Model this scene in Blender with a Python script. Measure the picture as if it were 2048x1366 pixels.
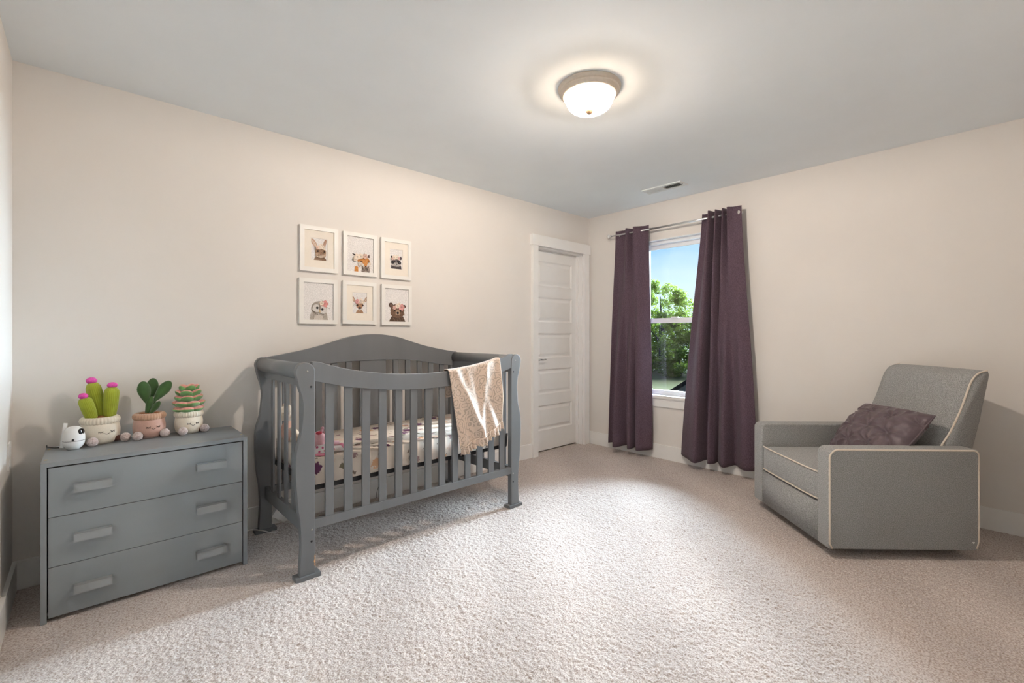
import bpy, bmesh, math, random
from mathutils import Vector, Matrix, Quaternion
random.seed(7)
for o in list(bpy.data.objects):
    bpy.data.objects.remove(o, do_unlink=True)
S = bpy.context.scene
C = S.collection
PI = math.pi
sin, cos = math.sin, math.cos

# ------------------------------------------------------------ camera
YAW = math.radians(47.3)
cam_d = bpy.data.cameras.new('camera')
cam_d.sensor_width = 36.0
cam_d.lens = 919.38 / 2048 * 36
cam_d.shift_y = -14.0 / 2048
cam_d.clip_start = 0.02
cam_d.clip_end = 300
cam = bpy.data.objects.new('camera', cam_d)
cam.location = (0, 0, 1.178)
cam.rotation_euler = (PI / 2, 0, YAW - PI / 2)
C.objects.link(cam)
S.camera = cam

# ------------------------------------------------------------ world (sky), sun, exposure
W = bpy.data.worlds.new('sky')
S.world = W
W.use_nodes = True
nt = W.node_tree
nt.nodes.clear()
wo = nt.nodes.new('ShaderNodeOutputWorld')
bg = nt.nodes.new('ShaderNodeBackground')
tc = nt.nodes.new('ShaderNodeTexCoord')
sx = nt.nodes.new('ShaderNodeSeparateXYZ')
rp = nt.nodes.new('ShaderNodeValToRGB')
nz = nt.nodes.new('ShaderNodeTexNoise')
mp = nt.nodes.new('ShaderNodeMapping')
mxr = nt.nodes.new('ShaderNodeMixRGB')
cr = nt.nodes.new('ShaderNodeValToRGB')
nt.links.new(tc.outputs['Generated'], sx.inputs[0])
nt.links.new(sx.outputs['Z'], rp.inputs[0])
el = rp.color_ramp.elements
el[0].position = 0.0; el[0].color = (0.66, 0.79, 0.95, 1)
el[1].position = 0.8; el[1].color = (0.06, 0.20, 0.62, 1)
e = el.new(0.10); e.color = (0.62, 0.79, 1.0, 1)
e = el.new(0.20); e.color = (0.15, 0.44, 0.97, 1)
mp.inputs['Scale'].default_value = (1.2, 1.2, 9)
nt.links.new(tc.outputs['Generated'], mp.inputs[0])
nt.links.new(mp.outputs[0], nz.inputs['Vector'])
nz.inputs['Scale'].default_value = 2.2
nz.inputs['Detail'].default_value = 6
cr.color_ramp.elements[0].position = 0.45
cr.color_ramp.elements[1].position = 0.75
cr.color_ramp.elements[1].color = (0.45, 0.45, 0.45, 1)
nt.links.new(nz.outputs['Fac'], cr.inputs[0])
nt.links.new(cr.outputs[0], mxr.inputs[0])
nt.links.new(rp.outputs[0], mxr.inputs[1])
mxr.inputs[2].default_value = (0.85, 0.9, 0.97, 1)
nt.links.new(mxr.outputs[0], bg.inputs[0])
bg.inputs[1].default_value = 1.0
nt.links.new(bg.outputs[0], wo.inputs[0])

# broad hazy daylight entering through the window
sun_d = bpy.data.lights.new('sun', 'SUN')
sun_d.energy = 106
sun_d.angle = math.radians(61)
sun_d.color = (0.68, 0.84, 1.0)
sun = bpy.data.objects.new('sun', sun_d)
saz, sel = math.radians(16), math.radians(11)
sdir = Vector((cos(sel) * cos(saz), cos(sel) * sin(saz), sin(sel)))   # towards the light
sun.rotation_euler = sdir.to_track_quat('Z', 'Y').to_euler()
sun.location = (12, 6, 9)
C.objects.link(sun)

LAMP_POWER = 155.0
S.view_settings.view_transform = 'Standard'
S.view_settings.look = 'None'
S.view_settings.exposure = 0.45
S.view_settings.gamma = 1.0
S.view_settings.use_curve_mapping = False

# room extents
W1, W2, W3, W4, H = 3.114, 4.011, -0.255, -0.42, 2.44

# ------------------------------------------------------------ materials
def srgb(r, g, b):
    f = lambda c: ((c / 255 + 0.055) / 1.055) ** 2.4 if c > 10 else c / 255 / 12.92
    return (f(r), f(g), f(b), 1)

MATS = {}
def mat(name, col, rough=0.6, metal=0.0, var=0.0, vscale=30, bump=0.0, bscale=200, col2=None,
        stretch=(1, 1, 1), spec=0.5, sheen=0.0, trans=None, emit=None, estr=0.0):
    """principled material with procedural colour variation and bump"""
    if name in MATS:
        return MATS[name]
    m = bpy.data.materials.new(name)
    m.use_nodes = True
    n = m.node_tree.nodes; l = m.node_tree.links
    b = n['Principled BSDF']
    b.inputs['Roughness'].default_value = rough
    b.inputs['Metallic'].default_value = metal
    b.inputs['Specular IOR Level'].default_value = spec
    if sheen:
        b.inputs['Sheen Weight'].default_value = sheen
    if len(col) == 3:
        col = (*col, 1)
    b.inputs['Base Color'].default_value = col
    t = n.new('ShaderNodeTexCoord'); mpn = n.new('ShaderNodeMapping')
    mpn.inputs['Scale'].default_value = stretch
    l.new(t.outputs['Object'], mpn.inputs[0])
    if var or col2:
        z = n.new('ShaderNodeTexNoise'); z.inputs['Scale'].default_value = vscale
        z.inputs['Detail'].default_value = 3
        l.new(mpn.outputs[0], z.inputs['Vector'])
        r = n.new('ShaderNodeValToRGB')
        r.color_ramp.elements[0].position = 0.32; r.color_ramp.elements[1].position = 0.68
        c2 = col2 if col2 else tuple(min(1, c * (1 + var)) for c in col[:3])
        c1 = col if col2 else tuple(c * (1 - var) for c in col[:3])
        r.color_ramp.elements[0].color = (*c1[:3], 1)
        r.color_ramp.elements[1].color = (*c2[:3], 1)
        l.new(z.outputs['Fac'], r.inputs[0]); l.new(r.outputs[0], b.inputs['Base Color'])
    if bump:
        z = n.new('ShaderNodeTexNoise'); z.inputs['Scale'].default_value = bscale
        z.inputs['Detail'].default_value = 4
        l.new(mpn.outputs[0], z.inputs['Vector'])
        bp = n.new('ShaderNodeBump'); bp.inputs['Strength'].default_value = bump
        bp.inputs['Distance'].default_value = 0.004
        l.new(z.outputs['Fac'], bp.inputs['Height']); l.new(bp.outputs[0], b.inputs['Normal'])
    if emit:
        b.inputs['Emission Color'].default_value = (*emit, 1)
        b.inputs['Emission Strength'].default_value = estr
    if trans:
        tr = n.new('ShaderNodeBsdfTranslucent'); tr.inputs[0].default_value = (*trans[0], 1)
        mx = n.new('ShaderNodeMixShader'); mx.inputs[0].default_value = trans[1]
        l.new(b.outputs[0], mx.inputs[1]); l.new(tr.outputs[0], mx.inputs[2])
        l.new(mx.outputs[0], n['Material Output'].inputs[0])
    MATS[name] = m
    return m

M_wall = mat('wall_paint', (0.765, 0.725, 0.685), 0.85, var=0.012, vscale=3, bump=0.05, bscale=350, spec=0.2)
M_ceil = mat('ceiling_paint', (0.865, 0.908, 0.94), 0.9, bump=0.05, bscale=300, var=0.01, vscale=4, spec=0.2)
M_trim = mat('white_trim_paint', (0.86, 0.85, 0.83), 0.42, var=0.012, vscale=8)
M_door = mat('white_door_paint', (0.85, 0.84, 0.82), 0.4, var=0.012, vscale=8)
M_grey = mat('grey_furniture_paint', (0.142, 0.146, 0.152), 0.48, var=0.06, vscale=7, bump=0.06, bscale=60, stretch=(1, 1, 0.2))
M_dress = mat('grey_dresser_paint', (0.218, 0.230, 0.240), 0.42, var=0.05, vscale=6, bump=0.06, bscale=60, stretch=(0.2, 1, 1))
M_pull = mat('lamp_lightened_grey', (0.262, 0.270, 0.274), 0.42, var=0.04, vscale=9)  # dresser grey again, with the lamp's brightening of the pulls put into the colour
M_black = mat('black_metal', (0.012, 0.012, 0.014), 0.5, var=0.1)
M_hole = mat('dark_bolt_hole', (0.01, 0.01, 0.01), 0.8, var=0.1)
M_screw = mat('screw_metal', (0.45, 0.43, 0.38), 0.35, metal=1.0, var=0.1)
M_brass = mat('brass_screw', (0.62, 0.47, 0.22), 0.35, metal=1.0, var=0.1)
M_wood = mat('bare_wood', (0.62, 0.33, 0.14), 0.7, var=0.2, vscale=60)
M_chrome = mat('polished_chrome', (0.75, 0.75, 0.76), 0.18, metal=1.0, var=0.02)
M_steel = mat('brushed_steel_rod', (0.70, 0.70, 0.71), 0.32, metal=1.0, var=0.03)
M_nickel = mat('brushed_nickel', (0.60, 0.52, 0.44), 0.42, metal=0.25, var=0.04, vscale=60)
M_crystal = mat('clear_crystal', (0.86, 0.86, 0.86), 0.08, metal=0.55, var=0.1, vscale=90)
M_vent = mat('white_vent_metal', (0.74, 0.76, 0.76), 0.5, var=0.02)
M_ventdark = mat('dark_vent_duct', (0.08, 0.09, 0.095), 0.8, var=0.1)
M_fab = mat('grey_heather_upholstery', (0.19, 0.19, 0.187), 0.9, col2=(0.42, 0.415, 0.405), vscale=260, bump=0.4, bscale=330, spec=0.15, sheen=0.15)
M_pipe = mat('cream_piping', (0.68, 0.60, 0.51), 0.85, var=0.08, vscale=300, bump=0.2, bscale=500)
M_pillow = mat('plum_satin_pillow', (0.092, 0.062, 0.072), 0.5, var=0.12, vscale=40, bump=0.15, bscale=120, sheen=0.15)
M_white = mat('white_plastic', (0.82, 0.82, 0.81), 0.55, var=0.01)
M_cable = mat('white_cable_rubber', (0.62, 0.60, 0.57), 0.5, var=0.05)
M_wire = mat('black_cable_rubber', (0.02, 0.02, 0.02), 0.5, var=0.1)
M_lens = mat('black_glossy_lens', (0.008, 0.008, 0.01), 0.1, var=0.1)
M_frame = mat('white_picture_frame', (0.82, 0.80, 0.765), 0.45, var=0.012, vscale=20)
M_mat = mat('cream_picture_mat', (0.83, 0.765, 0.68), 0.9, var=0.012, vscale=40)
M_paper = mat('white_print_paper', (0.80, 0.77, 0.75), 0.9, var=0.01, vscale=40)
M_dome = mat('lit_frosted_glass', (0.9, 0.88, 0.85), 0.4, emit=(1.0, 0.80, 0.58), estr=15.0, var=0.01)
_n = M_dome.node_tree.nodes; _l = M_dome.node_tree.links
_tp = _n.new('ShaderNodeBsdfTransparent'); _mx = _n.new('ShaderNodeMixShader'); _mx.inputs[0].default_value = 0.6
_l.new(_n['Principled BSDF'].outputs[0], _mx.inputs[1]); _l.new(_tp.outputs[0], _mx.inputs[2]); _l.new(_mx.outputs[0], _n['Material Output'].inputs[0])
M_vinyl = mat('white_window_vinyl', (0.80, 0.81, 0.82), 0.4, var=0.012)

def carpet_material():
    m = bpy.data.materials.new('carpet_pile'); m.use_nodes = True
    n = m.node_tree.nodes; l = m.node_tree.links; b = n['Principled BSDF']
    b.inputs['Roughness'].default_value = 0.97
    b.inputs['Specular IOR Level'].default_value = 0.1
    b.inputs['Sheen Weight'].default_value = 0.2
    t = n.new('ShaderNodeTexCoord')
    v = n.new('ShaderNodeTexVoronoi'); v.inputs['Scale'].default_value = 135
    z = n.new('ShaderNodeTexNoise'); z.inputs['Scale'].default_value = 150; z.inputs['Detail'].default_value = 3
    big = n.new('ShaderNodeTexNoise'); big.inputs['Scale'].default_value = 2.6; big.inputs['Detail'].default_value = 3
    wv = n.new('ShaderNodeTexWave'); wv.inputs['Scale'].default_value = 0.55; wv.inputs['Distortion'].default_value = 2.5
    wv.inputs['Detail'].default_value = 1.5
    mpn = n.new('ShaderNodeMapping'); mpn.inputs['Rotation'].default_value = (0, 0, 0.75)
    dis = n.new('ShaderNodeMixRGB'); dis.blend_type = 'ADD'; dis.inputs[0].default_value = 0.004
    l.new(t.outputs['Object'], dis.inputs[1])
    zz = n.new('ShaderNodeTexNoise'); zz.inputs['Scale'].default_value = 60
    l.new(t.outputs['Object'], zz.inputs['Vector']); l.new(zz.outputs['Color'], dis.inputs[2])
    l.new(dis.outputs[0], v.inputs['Vector'])
    for q in (z, big): l.new(t.outputs['Object'], q.inputs['Vector'])
    l.new(t.outputs['Object'], mpn.inputs[0]); l.new(mpn.outputs[0], wv.inputs['Vector'])
    r = n.new('ShaderNodeValToRGB')
    r.color_ramp.elements[0].position = 0.34; r.color_ramp.elements[0].color = (0.35, 0.275, 0.235, 1)
    r.color_ramp.elements[1].position = 0.60; r.color_ramp.elements[1].color = (0.63, 0.565, 0.53, 1)
    l.new(z.outputs['Fac'], r.inputs[0])
    # vacuum tracks: large soft tone changes of the brushed pile
    r2 = n.new('ShaderNodeValToRGB')
    r2.color_ramp.elements[0].position = 0.3; r2.color_ramp.elements[0].color = (0.90, 0.90, 0.90, 1)
    r2.color_ramp.elements[1].position = 0.7; r2.color_ramp.elements[1].color = (1.03, 1.03, 1.03, 1)
    add = n.new('ShaderNodeMixRGB'); add.blend_type = 'MIX'; add.inputs[0].default_value = 0.55
    l.new(wv.outputs['Fac'], add.inputs[1]); l.new(big.outputs['Fac'], add.inputs[2])
    l.new(add.outputs[0], r2.inputs[0])
    mul = n.new('ShaderNodeMixRGB'); mul.blend_type = 'MULTIPLY'; mul.inputs[0].default_value = 1
    l.new(r.outputs[0], mul.inputs[1]); l.new(r2.outputs[0], mul.inputs[2])
    l.new(mul.outputs[0], b.inputs['Base Color'])
    mth = n.new('ShaderNodeMath'); mth.operation = 'SUBTRACT'
    l.new(z.outputs['Fac'], mth.inputs[0]); l.new(v.outputs['Distance'], mth.inputs[1])
    bp = n.new('ShaderNodeBump'); bp.inputs['Strength'].default_value = 0.5; bp.inputs['Distance'].default_value = 0.003
    l.new(mth.outputs[0], bp.inputs['Height']); l.new(bp.outputs[0], b.inputs['Normal'])
    return m
M_carpet = carpet_material()

def curtain_material():
    m = mat('plum_linen_curtain', (0.078, 0.047, 0.066), 0.85, col2=(0.142, 0.096, 0.122), vscale=260, bump=0.25,
            bscale=420, spec=0.2, sheen=0.1, trans=((0.10, 0.05, 0.075), 0.10), stretch=(1, 1, 0.35))
    return m
M_curt = curtain_material()

def floral_material():
    m = bpy.data.materials.new('floral_sheet'); m.use_nodes = True
    n = m.node_tree.nodes; l = m.node_tree.links; b = n['Principled BSDF']
    b.inputs['Roughness'].default_value = 0.9
    t = n.new('ShaderNodeTexCoord')
    last = None
    base = n.new('ShaderNodeRGB'); base.outputs[0].default_value = (0.76, 0.66, 0.57, 1)
    last = base.outputs[0]
    wn = n.new('ShaderNodeTexNoise'); wn.inputs['Scale'].default_value = 55; wn.inputs['Detail'].default_value = 3
    l.new(t.outputs['Object'], wn.inputs['Vector'])
    for i, (sc, th, wob, colr) in enumerate(((6.5, .21, .030, (0.13, 0.04, 0.10, 1)), (9, .165, .022, (0.20, 0.17, 0.11, 1)),
                                        (7, .19, .030, (0.66, 0.38, 0.22, 1)), (10, .155, .028, (0.36, 0.22, 0.22, 1)),
                                        (16, .13, .026, (0.24, 0.18, 0.14, 1)), (5, .20, .03, (0.72, 0.55, 0.45, 1)))):
        mpn = n.new('ShaderNodeMapping'); mpn.inputs['Location'].default_value = (i * 1.37, i * 2.11, i * .7)
        mpn.inputs['Scale'].default_value = (1, 1.0 + .3 * (i % 2), 1)
        ad = n.new('ShaderNodeMixRGB'); ad.blend_type = 'ADD'; ad.inputs[0].default_value = wob * 1.6
        l.new(t.outputs['Object'], mpn.inputs[0]); l.new(mpn.outputs[0], ad.inputs[1]); l.new(wn.outputs['Color'], ad.inputs[2])
        v = n.new('ShaderNodeTexVoronoi'); v.inputs['Scale'].default_value = sc
        l.new(ad.outputs[0], v.inputs['Vector'])
        r = n.new('ShaderNodeValToRGB'); r.color_ramp.elements[0].position = th; r.color_ramp.elements[1].position = th + .03
        r.color_ramp.elements[0].color = (1, 1, 1, 1); r.color_ramp.elements[1].color = (0, 0, 0, 1)
        l.new(v.outputs['Distance'], r.inputs[0])
        mx = n.new('ShaderNodeMixRGB'); mx.inputs[2].default_value = colr
        l.new(r.outputs[0], mx.inputs[0]); l.new(last, mx.inputs[1]); last = mx.outputs[0]
    l.new(last, b.inputs['Base Color'])
    return m
M_floral = floral_material()

def blanket_material():
    m = bpy.data.materials.new('paisley_blanket'); m.use_nodes = True
    n = m.node_tree.nodes; l = m.node_tree.links; b = n['Principled BSDF']
    b.inputs['Roughness'].default_value = 0.7; b.inputs['Sheen Weight'].default_value = 0.6
    t = n.new('ShaderNodeTexCoord')
    wn = n.new('ShaderNodeTexNoise'); wn.inputs['Scale'].default_value = 30
    l.new(t.outputs['Object'], wn.inputs['Vector'])
    ad = n.new('ShaderNodeMixRGB'); ad.blend_type = 'ADD'; ad.inputs[0].default_value = .03
    l.new(t.outputs['Object'], ad.inputs[1]); l.new(wn.outputs['Color'], ad.inputs[2])
    v = n.new('ShaderNodeTexVoronoi'); v.inputs['Scale'].default_value = 17
    l.new(ad.outputs[0], v.inputs['Vector'])
    w = n.new('ShaderNodeMath'); w.operation = 'SINE'
    k = n.new('ShaderNodeMath'); k.operation = 'MULTIPLY'; k.inputs[1].default_value = 24
    l.new(v.outputs['Distance'], k.inputs[0]); l.new(k.outputs[0], w.inputs[0])
    r = n.new('ShaderNodeValToRGB')
    r.color_ramp.elements[0].position = .35; r.color_ramp.elements[0].color = (0.56, 0.43, 0.34, 1)
    r.color_ramp.elements[1].position = .8; r.color_ramp.elements[1].color = (0.34, 0.27, 0.215, 1)
    l.new(w.outputs[0], r.inputs[0]); l.new(r.outputs[0], b.inputs['Base Color'])
    return m
M_blanket = blanket_material()

def glass_material():
    m = bpy.data.materials.new('window_glass'); m.use_nodes = True
    n = m.node_tree.nodes; l = m.node_tree.links; n.remove(n['Principled BSDF'])
    tr = n.new('ShaderNodeBsdfTransparent'); tr.inputs[0].default_value = (0.96, 0.98, 0.97, 1)
    gl = n.new('ShaderNodeBsdfGlossy'); gl.inputs['Roughness'].default_value = 0.02
    mx = n.new('ShaderNodeMixShader'); mx.inputs[0].default_value = 0.035
    l.new(tr.outputs[0], mx.inputs[1]); l.new(gl.outputs[0], mx.inputs[2]); l.new(mx.outputs[0], n['Material Output'].inputs[0])
    return m
M_glass = glass_material()

def print_material():
    m = bpy.data.materials.new('printed_watercolour'); m.use_nodes = True
    n = m.node_tree.nodes; l = m.node_tree.links; b = n['Principled BSDF']
    b.inputs['Roughness'].default_value = 0.9
    a = n.new('ShaderNodeVertexColor'); a.layer_name = 'ink'
    z = n.new('ShaderNodeTexNoise'); z.inputs['Scale'].default_value = 260; z.inputs['Detail'].default_value = 3
    t = n.new('ShaderNodeTexCoord'); l.new(t.outputs['Object'], z.inputs['Vector'])
    r = n.new('ShaderNodeValToRGB')
    r.color_ramp.elements[0].position = .3; r.color_ramp.elements[0].color = (.72, .72, .72, 1)
    r.color_ramp.elements[1].position = .7; r.color_ramp.elements[1].color = (1.2, 1.2, 1.2, 1)
    l.new(z.outputs['Fac'], r.inputs[0])
    mx = n.new('ShaderNodeMixRGB'); mx.blend_type = 'MULTIPLY'; mx.inputs[0].default_value = 1
    l.new(a.outputs['Color'], mx.inputs[1]); l.new(r.outputs[0], mx.inputs[2]); l.new(mx.outputs[0], b.inputs['Base Color'])
    return m
M_ink = print_material()

# ------------------------------------------------------------ builders
FR = {}                     # world frame of every object we make
def link(name, me, m, parent=None, smooth=False, world=True):
    """one mesh object; mesh data given in world coordinates unless world=False"""
    fr = FR[parent.name] if parent else Matrix.Identity(4)
    if world and parent:
        me.transform(fr.inverted())
    o = bpy.data.objects.new(name, me)
    if m is not None and not me.materials:
        me.materials.append(m)
    C.objects.link(o)
    if parent:
        o.parent = parent
    FR[o.name] = fr
    if smooth:
        for p in me.polygons: p.use_smooth = True
    return o

def thing(name, label, cat, loc=(0, 0, 0), rz=0.0, group=None):
    o = bpy.data.objects.new(name, None)
    o.empty_display_size = 0.1
    C.objects.link(o)
    o.location = loc; o.rotation_euler = (0, 0, rz)
    FR[o.name] = Matrix.Translation(loc) @ Matrix.Rotation(rz, 4, 'Z')
    o['label'] = label; o['category'] = cat
    if group: o['group'] = group
    return o

def tag(o, label, cat, group=None):
    o['label'] = label; o['category'] = cat
    if group: o['group'] = group
    return o

def struct(o, label=None):
    o['kind'] = 'structure'
    if label: o['label'] = label
    return o

def base_origin(o):
    """move a single-mesh top-level object's origin to its base centre"""
    me = o.data
    xs = [v.co.x for v in me.vertices]; ys = [v.co.y for v in me.vertices]; zs = [v.co.z for v in me.vertices]
    p = Vector(((min(xs) + max(xs)) / 2, (min(ys) + max(ys)) / 2, min(zs)))
    me.transform(Matrix.Translation(-p)); o.location = p
    FR[o.name] = Matrix.Translation(p)
    return o

def fin(bm, bevel=0.0, seg=2, angle=0.6):
    if bevel:
        es = [e for e in bm.edges if len(e.link_faces) == 2 and e.calc_face_angle(0) > angle]
        bmesh.ops.bevel(bm, geom=es, offset=bevel, segments=seg, profile=0.5, affect='EDGES', clamp_overlap=True)
    bmesh.ops.recalc_face_normals(bm, faces=bm.faces)
    me = bpy.data.meshes.new('mesh'); bm.to_mesh(me); bm.free()
    return me

def b_box(bm, x0, x1, y0, y1, z0, z1):
    vs = [bm.verts.new(p) for p in ((x0, y0, z0), (x1, y0, z0), (x1, y1, z0), (x0, y1, z0), (x0, y0, z1), (x1, y0, z1), (x1, y1, z1), (x0, y1, z1))]
    for f in ((0, 3, 2, 1), (4, 5, 6, 7), (0, 1, 5, 4), (1, 2, 6, 5), (2, 3, 7, 6), (3, 0, 4, 7)):
        bm.faces.new([vs[i] for i in f])

def box(name, x0, x1, y0, y1, z0, z1, m, parent=None, bevel=0.002, seg=2, smooth=False, world=True):
    bm = bmesh.new(); b_box(bm, x0, x1, y0, y1, z0, z1)
    return link(name, fin(bm, bevel, seg), m, parent, smooth, world)

def boxes(name, lst, m, parent=None, bevel=0.0):
    bm = bmesh.new()
    for b in lst: b_box(bm, *b)
    return link(name, fin(bm, bevel), m, parent)

def prism(name, pts, axis, a0, a1, m, parent=None, bevel=0.0, seg=2, world=True, smooth=False):
    """2D outline extruded: axis 'y' -> pts are (x,z); axis 'x' -> (y,z); axis 'z' -> (x,y)"""
    bm = bmesh.new()
    def P(p, a):
        return {'y': (p[0], a, p[1]), 'x': (a, p[0], p[1]), 'z': (p[0], p[1], a)}[axis]
    lo = [bm.verts.new(P(p, a0)) for p in pts]; hi = [bm.verts.new(P(p, a1)) for p in pts]
    n = len(pts)
    bm.faces.new(lo); bm.faces.new(hi[::-1])
    for i in range(n):
        bm.faces.new((lo[i], lo[(i + 1) % n], hi[(i + 1) % n], hi[i]))
    bmesh.ops.recalc_face_normals(bm, faces=bm.faces)
    return link(name, fin(bm, bevel, seg, 0.9), m, parent, smooth, world)

def b_lathe(bm, prof, c=(0, 0, 0), seg=32, mod=None):
    rings = []
    for r, z in prof:
        if r < 1e-5:
            rings.append([bm.verts.new((c[0], c[1], c[2] + z))])
        else:
            rings.append([bm.verts.new((c[0] + (r if not mod else mod(r, z, 2 * PI * i / seg)) * cos(2 * PI * i / seg),
                                        c[1] + (r if not mod else mod(r, z, 2 * PI * i / seg)) * sin(2 * PI * i / seg), c[2] + z)) for i in range(seg)])
    for a, b in zip(rings, rings[1:]):
        for i in range(seg):
            j = (i + 1) % seg
            if len(a) == 1 and len(b) == 1: continue
            if len(a) == 1: bm.faces.new((a[0], b[i], b[j]))
            elif len(b) == 1: bm.faces.new((a[i], a[j], b[0]))
            else: bm.faces.new((a[i], a[j], b[j], b[i]))

def lathe(name, prof, c, m, parent=None, seg=32, mod=None, world=True, rot=None):
    bm = bmesh.new(); b_lathe(bm, prof, (0, 0, 0), seg, mod)
    me = fin(bm)
    if rot is not None: me.transform(rot)
    me.transform(Matrix.Translation(c))
    return link(name, me, m, parent, True, world)

def ball(name, c, r, m, parent=None, seg=20, rings=12, rot=None, world=True, fuzz=0.0):
    """ellipsoid; r is a radius or a triple"""
    if not hasattr(r, '__len__'): r = (r, r, r)
    bm = bmesh.new(); bmesh.ops.create_uvsphere(bm, u_segments=seg, v_segments=rings, radius=1)
    for v in bm.verts:
        k = 1 + random.uniform(-fuzz, fuzz)
        v.co = Vector((v.co.x * r[0] * k, v.co.y * r[1] * k, v.co.z * r[2] * k))
    me = fin(bm)
    if rot is not None: me.transform(rot)
    me.transform(Matrix.Translation(c))
    return link(name, me, m, parent, True, world)

def catmull(pts, n, closed=False):
    pts = [Vector(p) for p in pts]; out = []; N = len(pts)
    segs = N if closed else N - 1
    for i in range(segs):
        g = lambda k: pts[k % N] if closed else pts[max(0, min(N - 1, k))]
        p0, p1, p2, p3 = g(i - 1), g(i), g(i + 1), g(i + 2)
        for j in range(n):
            t = j / n
            out.append(0.5 * ((2 * p1) + (-p0 + p2) * t + (2 * p0 - 5 * p1 + 4 * p2 - p3) * t * t + (-p0 + 3 * p1 - 3 * p2 + p3) * t ** 3))
    if not closed: out.append(pts[-1].copy())
    return out

def b_tube(bm, pts, r, seg=8, closed=False, cap=True):
    pts = [Vector(p) for p in pts]; n = len(pts); rings = []
    up = Vector((0, 0, 1)); prev = None
    for i, p in enumerate(pts):
        a = pts[(i - 1) % n] if closed else pts[max(0, i - 1)]
        b = pts[(i + 1) % n] if closed else pts[min(n - 1, i + 1)]
        t = (b - a)
        if t.length < 1e-9: t = Vector((0, 0, 1))
        t.normalize()
        if prev is None:
            nrm = t.orthogonal().normalized()
        else:
            nrm = (prev - t * prev.dot(t))
            nrm = nrm.normalized() if nrm.length > 1e-6 else t.orthogonal().normalized()
        prev = nrm; bi = t.cross(nrm)
        rr = r[i] if hasattr(r, '__len__') else r
        rings.append([bm.verts.new(p + (nrm * cos(2 * PI * k / seg) + bi * sin(2 * PI * k / seg)) * rr) for k in range(seg)])
    m = n if closed else n - 1
    for i in range(m):
        a, b = rings[i], rings[(i + 1) % n]
        for k in range(seg):
            bm.faces.new((a[k], a[(k + 1) % seg], b[(k + 1) % seg], b[k]))
    if cap and not closed:
        bm.faces.new(rings[0][::-1]); bm.faces.new(rings[-1])

def tube(name, pts, r, m, parent=None, seg=8, closed=False, world=True):
    bm = bmesh.new(); b_tube(bm, pts, r, seg, closed)
    return link(name, fin(bm), m, parent, True, world)

def surf(name, nu, nv, fn, m, parent=None, thick=0.0, world=True):
    """grid surface fn(u,v)->(x,y,z); thick makes it a shell"""
    bm = bmesh.new()
    g = [[bm.verts.new(fn(i / nu, j / nv)) for j in range(nv + 1)] for i in range(nu + 1)]
    for i in range(nu):
        for j in range(nv):
            bm.faces.new((g[i][j], g[i + 1][j], g[i + 1][j + 1], g[i][j + 1]))
    bmesh.ops.recalc_face_normals(bm, faces=bm.faces)
    if thick:
        bmesh.ops.solidify(bm, geom=list(bm.faces), thickness=thick)
    me = bpy.data.meshes.new('mesh'); bm.to_mesh(me); bm.free()
    return link(name, me, m, parent, True, world)

def interp(tab, x):
    if x <= tab[0][0]: return tab[0][1]
    for (a, b), (c, d) in zip(tab, tab[1:]):
        if x <= c: return b + (d - b) * (x - a) / (c - a)
    return tab[-1][1]

def smooth2(pts, n=5):
    return [(v.x, v.y) for v in catmull([(p[0], p[1], 0) for p in pts], n)]

# ============================================================ THE ROOM
T = 0.15
WIN = (1.79, 2.50, 0.585, 2.088)      # opening in the right wall: y0,y1,z0,z1
DX0, DX1, DZ = 3.193, 3.905, 2.037    # door opening in the back wall
fl = struct(box('floor', W3 - T, W2 + T, W4 - T, W1 + T, -0.15, -0.012, M_carpet, bevel=0), 'beige grey cut pile carpet floor')
def carpet_pile():
    import numpy as np
    rng = np.random.default_rng(3)
    st = 0.0042
    nx, ny = int((W2 - W3) / st) + 1, int((W1 + .09 - W4) / st) + 1
    def blur(a, n):
        for _ in range(n):
            a = (a + np.roll(a, 1, 0) + np.roll(a, -1, 0)) / 3
            a = (a + np.roll(a, 1, 1) + np.roll(a, -1, 1)) / 3
        return a
    nrm = lambda a: (a - a.mean()) / a.std()
    h = .0012 * nrm(blur(rng.random((ny, nx)), 1)) + .0004 * nrm(blur(rng.random((ny, nx)), 5)) + .0006 * nrm(blur(rng.random((ny, nx)), 30))
    xs = np.linspace(W3, W2, nx); ys = np.linspace(W4, W1 + .09, ny)
    co = np.empty((ny, nx, 3)); co[..., 0] = xs[None, :]; co[..., 1] = ys[:, None]
    co[..., :2] += rng.uniform(-.0012, .0012, (ny, nx, 2))
    co[..., 2] = np.clip(h, -.007, .006)
    k = np.arange(ny * nx).reshape(ny, nx)
    q = np.stack([k[:-1, :-1], k[:-1, 1:], k[1:, 1:], k[1:, :-1]], -1).reshape(-1, 4)
    me = bpy.data.meshes.new('carpet_pile')
    me.vertices.add(ny * nx); me.vertices.foreach_set('co', co.ravel())
    me.loops.add(q.size); me.loops.foreach_set('vertex_index', q.ravel().astype('int32'))
    me.polygons.add(len(q)); me.polygons.foreach_set('loop_start', np.arange(0, q.size, 4, dtype='int32'))
    me.update(); me.validate()
    me.polygons.foreach_set('use_smooth', np.ones(len(q), dtype=bool))
    o = link('carpet_pile', me, M_carpet, fl); o['kind'] = 'stuff'
carpet_pile()
struct(box('ceiling', W3 - T, W2 + T, W4 - T, W1 + T, H, H + 0.12, M_ceil, bevel=0), 'flat pale painted ceiling')
struct(boxes('wall_back', [(W3 - T, DX0, W1, W1 + T, -.012, H), (DX1, W2 + T, W1, W1 + T, -.012, H), (DX0, DX1, W1, W1 + T, DZ, H),
                           (DX0, DX1, W1 + .125, W1 + T, -.012, DZ)], M_wall), 'beige wall behind the crib and dresser')
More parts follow.
